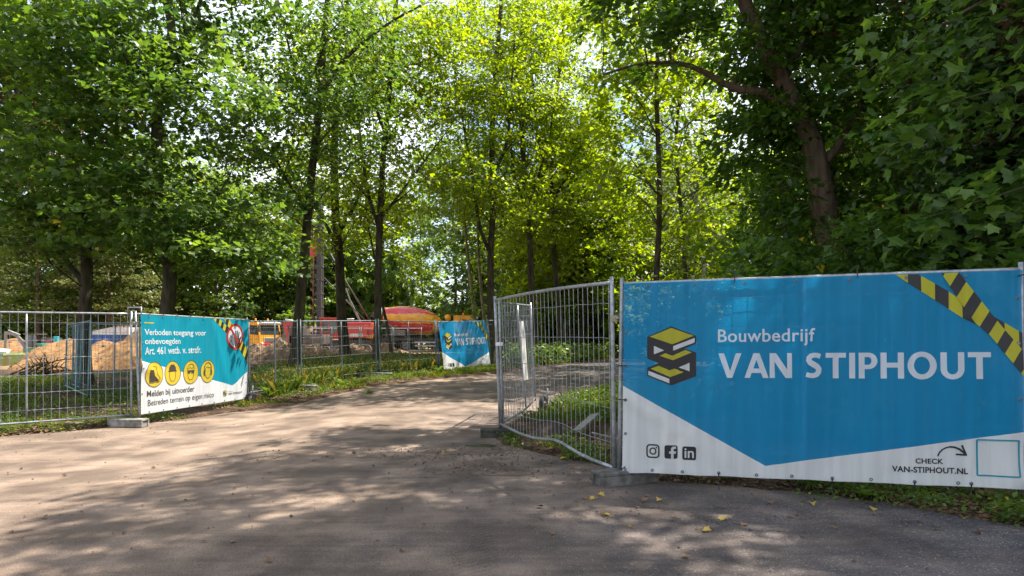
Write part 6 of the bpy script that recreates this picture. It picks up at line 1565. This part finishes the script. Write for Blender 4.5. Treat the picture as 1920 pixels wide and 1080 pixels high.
# fallen leaves on the road: single things
FALL_Y = pm('fallen_yellow_leaf', (.50, .36, .05), (.36, .24, .05), scale=14, rough=.6, trans=.25)
FALL_B = pm('fallen_brown_leaf', (.17, .095, .045), (.10, .055, .03), scale=14, rough=.75)
fl = [(1141, 968, 'y', 1.2, 'plump pale yellow leaf lying near the middle of the shaded road'), (1115, 936, 'y', 1.0, 'yellow leaf standing on edge below the concrete foot'), (1122, 928, 'y', 1.1, 'yellow leaf with a long stalk just below the concrete foot'), (1096, 935, 'b', .8, 'small brown leaf left of the yellow leaves by the concrete foot'), (1211, 941, 'b', .9, 'curled brown leaf below the left end of the long banner'), (1238, 938, 'y', 1.1, 'brown and yellow leaf with a long stalk below the long banner'),
      (1210, 930, 'b', .9, 'brown leaf closest under the left end of the long banner'), (1016, 952, 'b', 1.0, 'flat brown leaf on the road left of the concrete foot'), (1360, 973, 'y', 1.3, 'upright yellow leaf on the road below the banner tip'), (1318, 996, 'y', 1.1, 'yellow leaf nearest the camera below the banner tip'), (1397, 984, 'b', .9, 'greenish brown leaf right of the upright yellow one'), (1447, 946, 'b', .9, 'small brown leaf on the road below the middle of the banner'), (1521, 944, 'y', 1.2, 'yellow leaf on the road at the soil edge below the banner'), (1637, 959, 'y', 1.2, 'pale yellow leaf at the soil edge below the right of the banner'),
      (1565, 993, 'b', .8, 'brown leaf on the shaded asphalt below the right of the banner'), (1758, 995, 'y', 1.1, 'yellow leaf on the asphalt at the right'), (1755, 986, 'b', 1.0, 'brown leaf just behind the yellow one at the right'), (1840, 1003, 'b', 1.0, 'long brown leaf near the right edge of the road'), (834, 849, 'y', 1.0, 'yellow leaf on the road left of the gate foot'), (1485, 971, 'b', .7, 'tiny brown leaf in the middle of the shaded asphalt'),
      (1040, 1003, 'b', .7, 'tiny brown leaf on the road at the bottom middle'), (1280, 1047, 'b', .8, 'small brown leaf near the bottom edge, right of the middle'), (892, 849, 'y', .9, 'yellow leaf in the soil below the gate foot'), (1052, 862, 'y', 1.2, 'yellow leaf on the soil below the kinked gate rail'), (1185, 991, 'y', .7, 'small yellow leaf with a stalk in the shaded road'), (510, 1052, 'b', .9, 'dark brown leaf on the road at the bottom left'), (757, 1036, 'b', .8, 'dark leaf on the road left of the bottom middle'), (80, 970, 'b', .8, 'brown leaf on the sunny road at the left'), (1110, 845, 'y', .9, 'yellow leaf under the right of the kinked gate rail'), (660, 940, 'b', .7, 'dark leaf scrap in the dappled middle of the road')]
def leaf_mesh(k, mat):
    V = [(x, y, .30 * abs(x) * (1 + .3 * k) + .16 * (y - .45) ** 2 * (1 if k % 2 else -1) + .05) for x, y in (MAPLE if k < 2 else LEAF6)]; n_ = len(V)
    V = V + [(0, .45, .01)]; m = MB(); m.add(V, [(i, (i + 1) % n_, n_) for i in range(n_)], 0, True); m.tube([(0, 0, .05), (.05, -.5, .03)], .02, 3)
    me = bpy.data.meshes.new('fallen_leaf'); me.from_pydata(m.v, [], m.f); me.materials.append(mat); return me
lm = {c: [leaf_mesh(k, FALL_Y if c == 'y' else FALL_B) for k in range(4)] for c in 'yb'}
rr = random.Random(31)
for px, py, c, s, lab in fl:
    d = EYE * 1200 / (py - 635); x, y = (px - 960) * d / 1200, d
    z = max(float(gz_soil(np.array([x]), np.array([y]))[0]), float(road_z(np.array([x]), np.array([y]))[0]))
    o = bpy.data.objects.new('fallen_leaf', lm[c][rr.randrange(4)]); COL.objects.link(o); o.location = (x, y, z + .008); o.scale = (.068 * s,) * 3
    o.rotation_euler = (rr.uniform(-.35, .35), rr.uniform(-.35, .35), rr.uniform(0, 6.28)); tag(o, lab, 'leaf', 'fallen leaves on the road')
# leafy plants one can pick out
def rosette(name, label, x, y, n, L, w, up, mat, seed, group='single weeds at the fence'):
    rq = random.Random(seed); root = empty(name, (x, y, float(gz_soil(np.array([x]), np.array([y]))[0])), 0, label, 'plant', group)
    for k in range(n):
        a = 2 * PI * k / n + rq.uniform(-.3, .3); l_ = L * rq.uniform(.6, 1.1); u_ = up * rq.uniform(.6, 1.2); m = MB(); pts = []
        for i in range(6):
            t = i / 5; r = l_ * t; z = l_ * (u_ * t - .55 * u_ * t * t); ww = w * math.sin(PI * min(t * .93 + .07, 1)) * (1.25 if i % 2 else .75)
            c, s_ = math.cos(a), math.sin(a); pts.append(((c * r - s_ * ww, s_ * r + c * ww, z + ww * .3), (c * r, s_ * r, z), (c * r + s_ * ww, s_ * r - c * ww, z + ww * .3)))
        vs = [p for row in pts for p in row]; fs = []
        for i in range(5):
            for j in range(2): fs.append((i * 3 + j, i * 3 + j + 1, i * 3 + j + 4, i * 3 + j + 3))
        m.add(vs, fs, 0, True); o = m.build('leaf', mat, root); a_ = o.data.attributes.new('tint', 'FLOAT', 'FACE'); a_.data.foreach_set('value', np.full(len(fs), rq.uniform(.1, .7), np.float32))
    return root
def gp(px, py):
    d = EYE * 1200 / (py - 635); return (px - 960) * d / 1200, d
for px, py, n, L, w, up, lab in [(1620, 936, 9, .26, .035, .9, 'large toothed dandelion plant under the right half of the long banner'), (1360, 905, 8, .15, .02, 1.2, 'upright dandelion under the left half of the long banner'), (1262, 897, 5, .12, .018, 1.6, 'small upright weed under the left end of the long banner'), (1105, 872, 8, .12, .02, .9, 'green weed at the concrete foot under the bent gate'), (1152, 920, 4, .08, .018, .5, 'tiny green sprig on the asphalt before the concrete foot'), (1820, 945, 8, .16, .02, 1.0, 'leafy weed under the right end of the long banner'), (1120, 800, 7, .24, .03, 1.5, 'tall leafy weed behind the right of the bent gate')]:
    x, y = gp(px, py); rosette('broadleaf_weed', lab, x, y, n, L, w, up, L_WEED, px)
for px, py, d, n, L, lab in [(505, 735, 17.2, 9, .42, 'bright leafy weed at the fence right of the safety notice'), (640, 722, 19.5, 9, .35, 'leafy weed on the verge before the thick maple'), (820, 700, 24, 9, .5, 'leafy weed at the left post of the small company banner'), (690, 745, 17.6, 8, .25, 'low weed at the road edge before the middle fence')]:
    v = at(px, py, d); rosette('broadleaf_weed', lab, v.x, v.y, n, L, .05, 1.3, L_WEED, px)
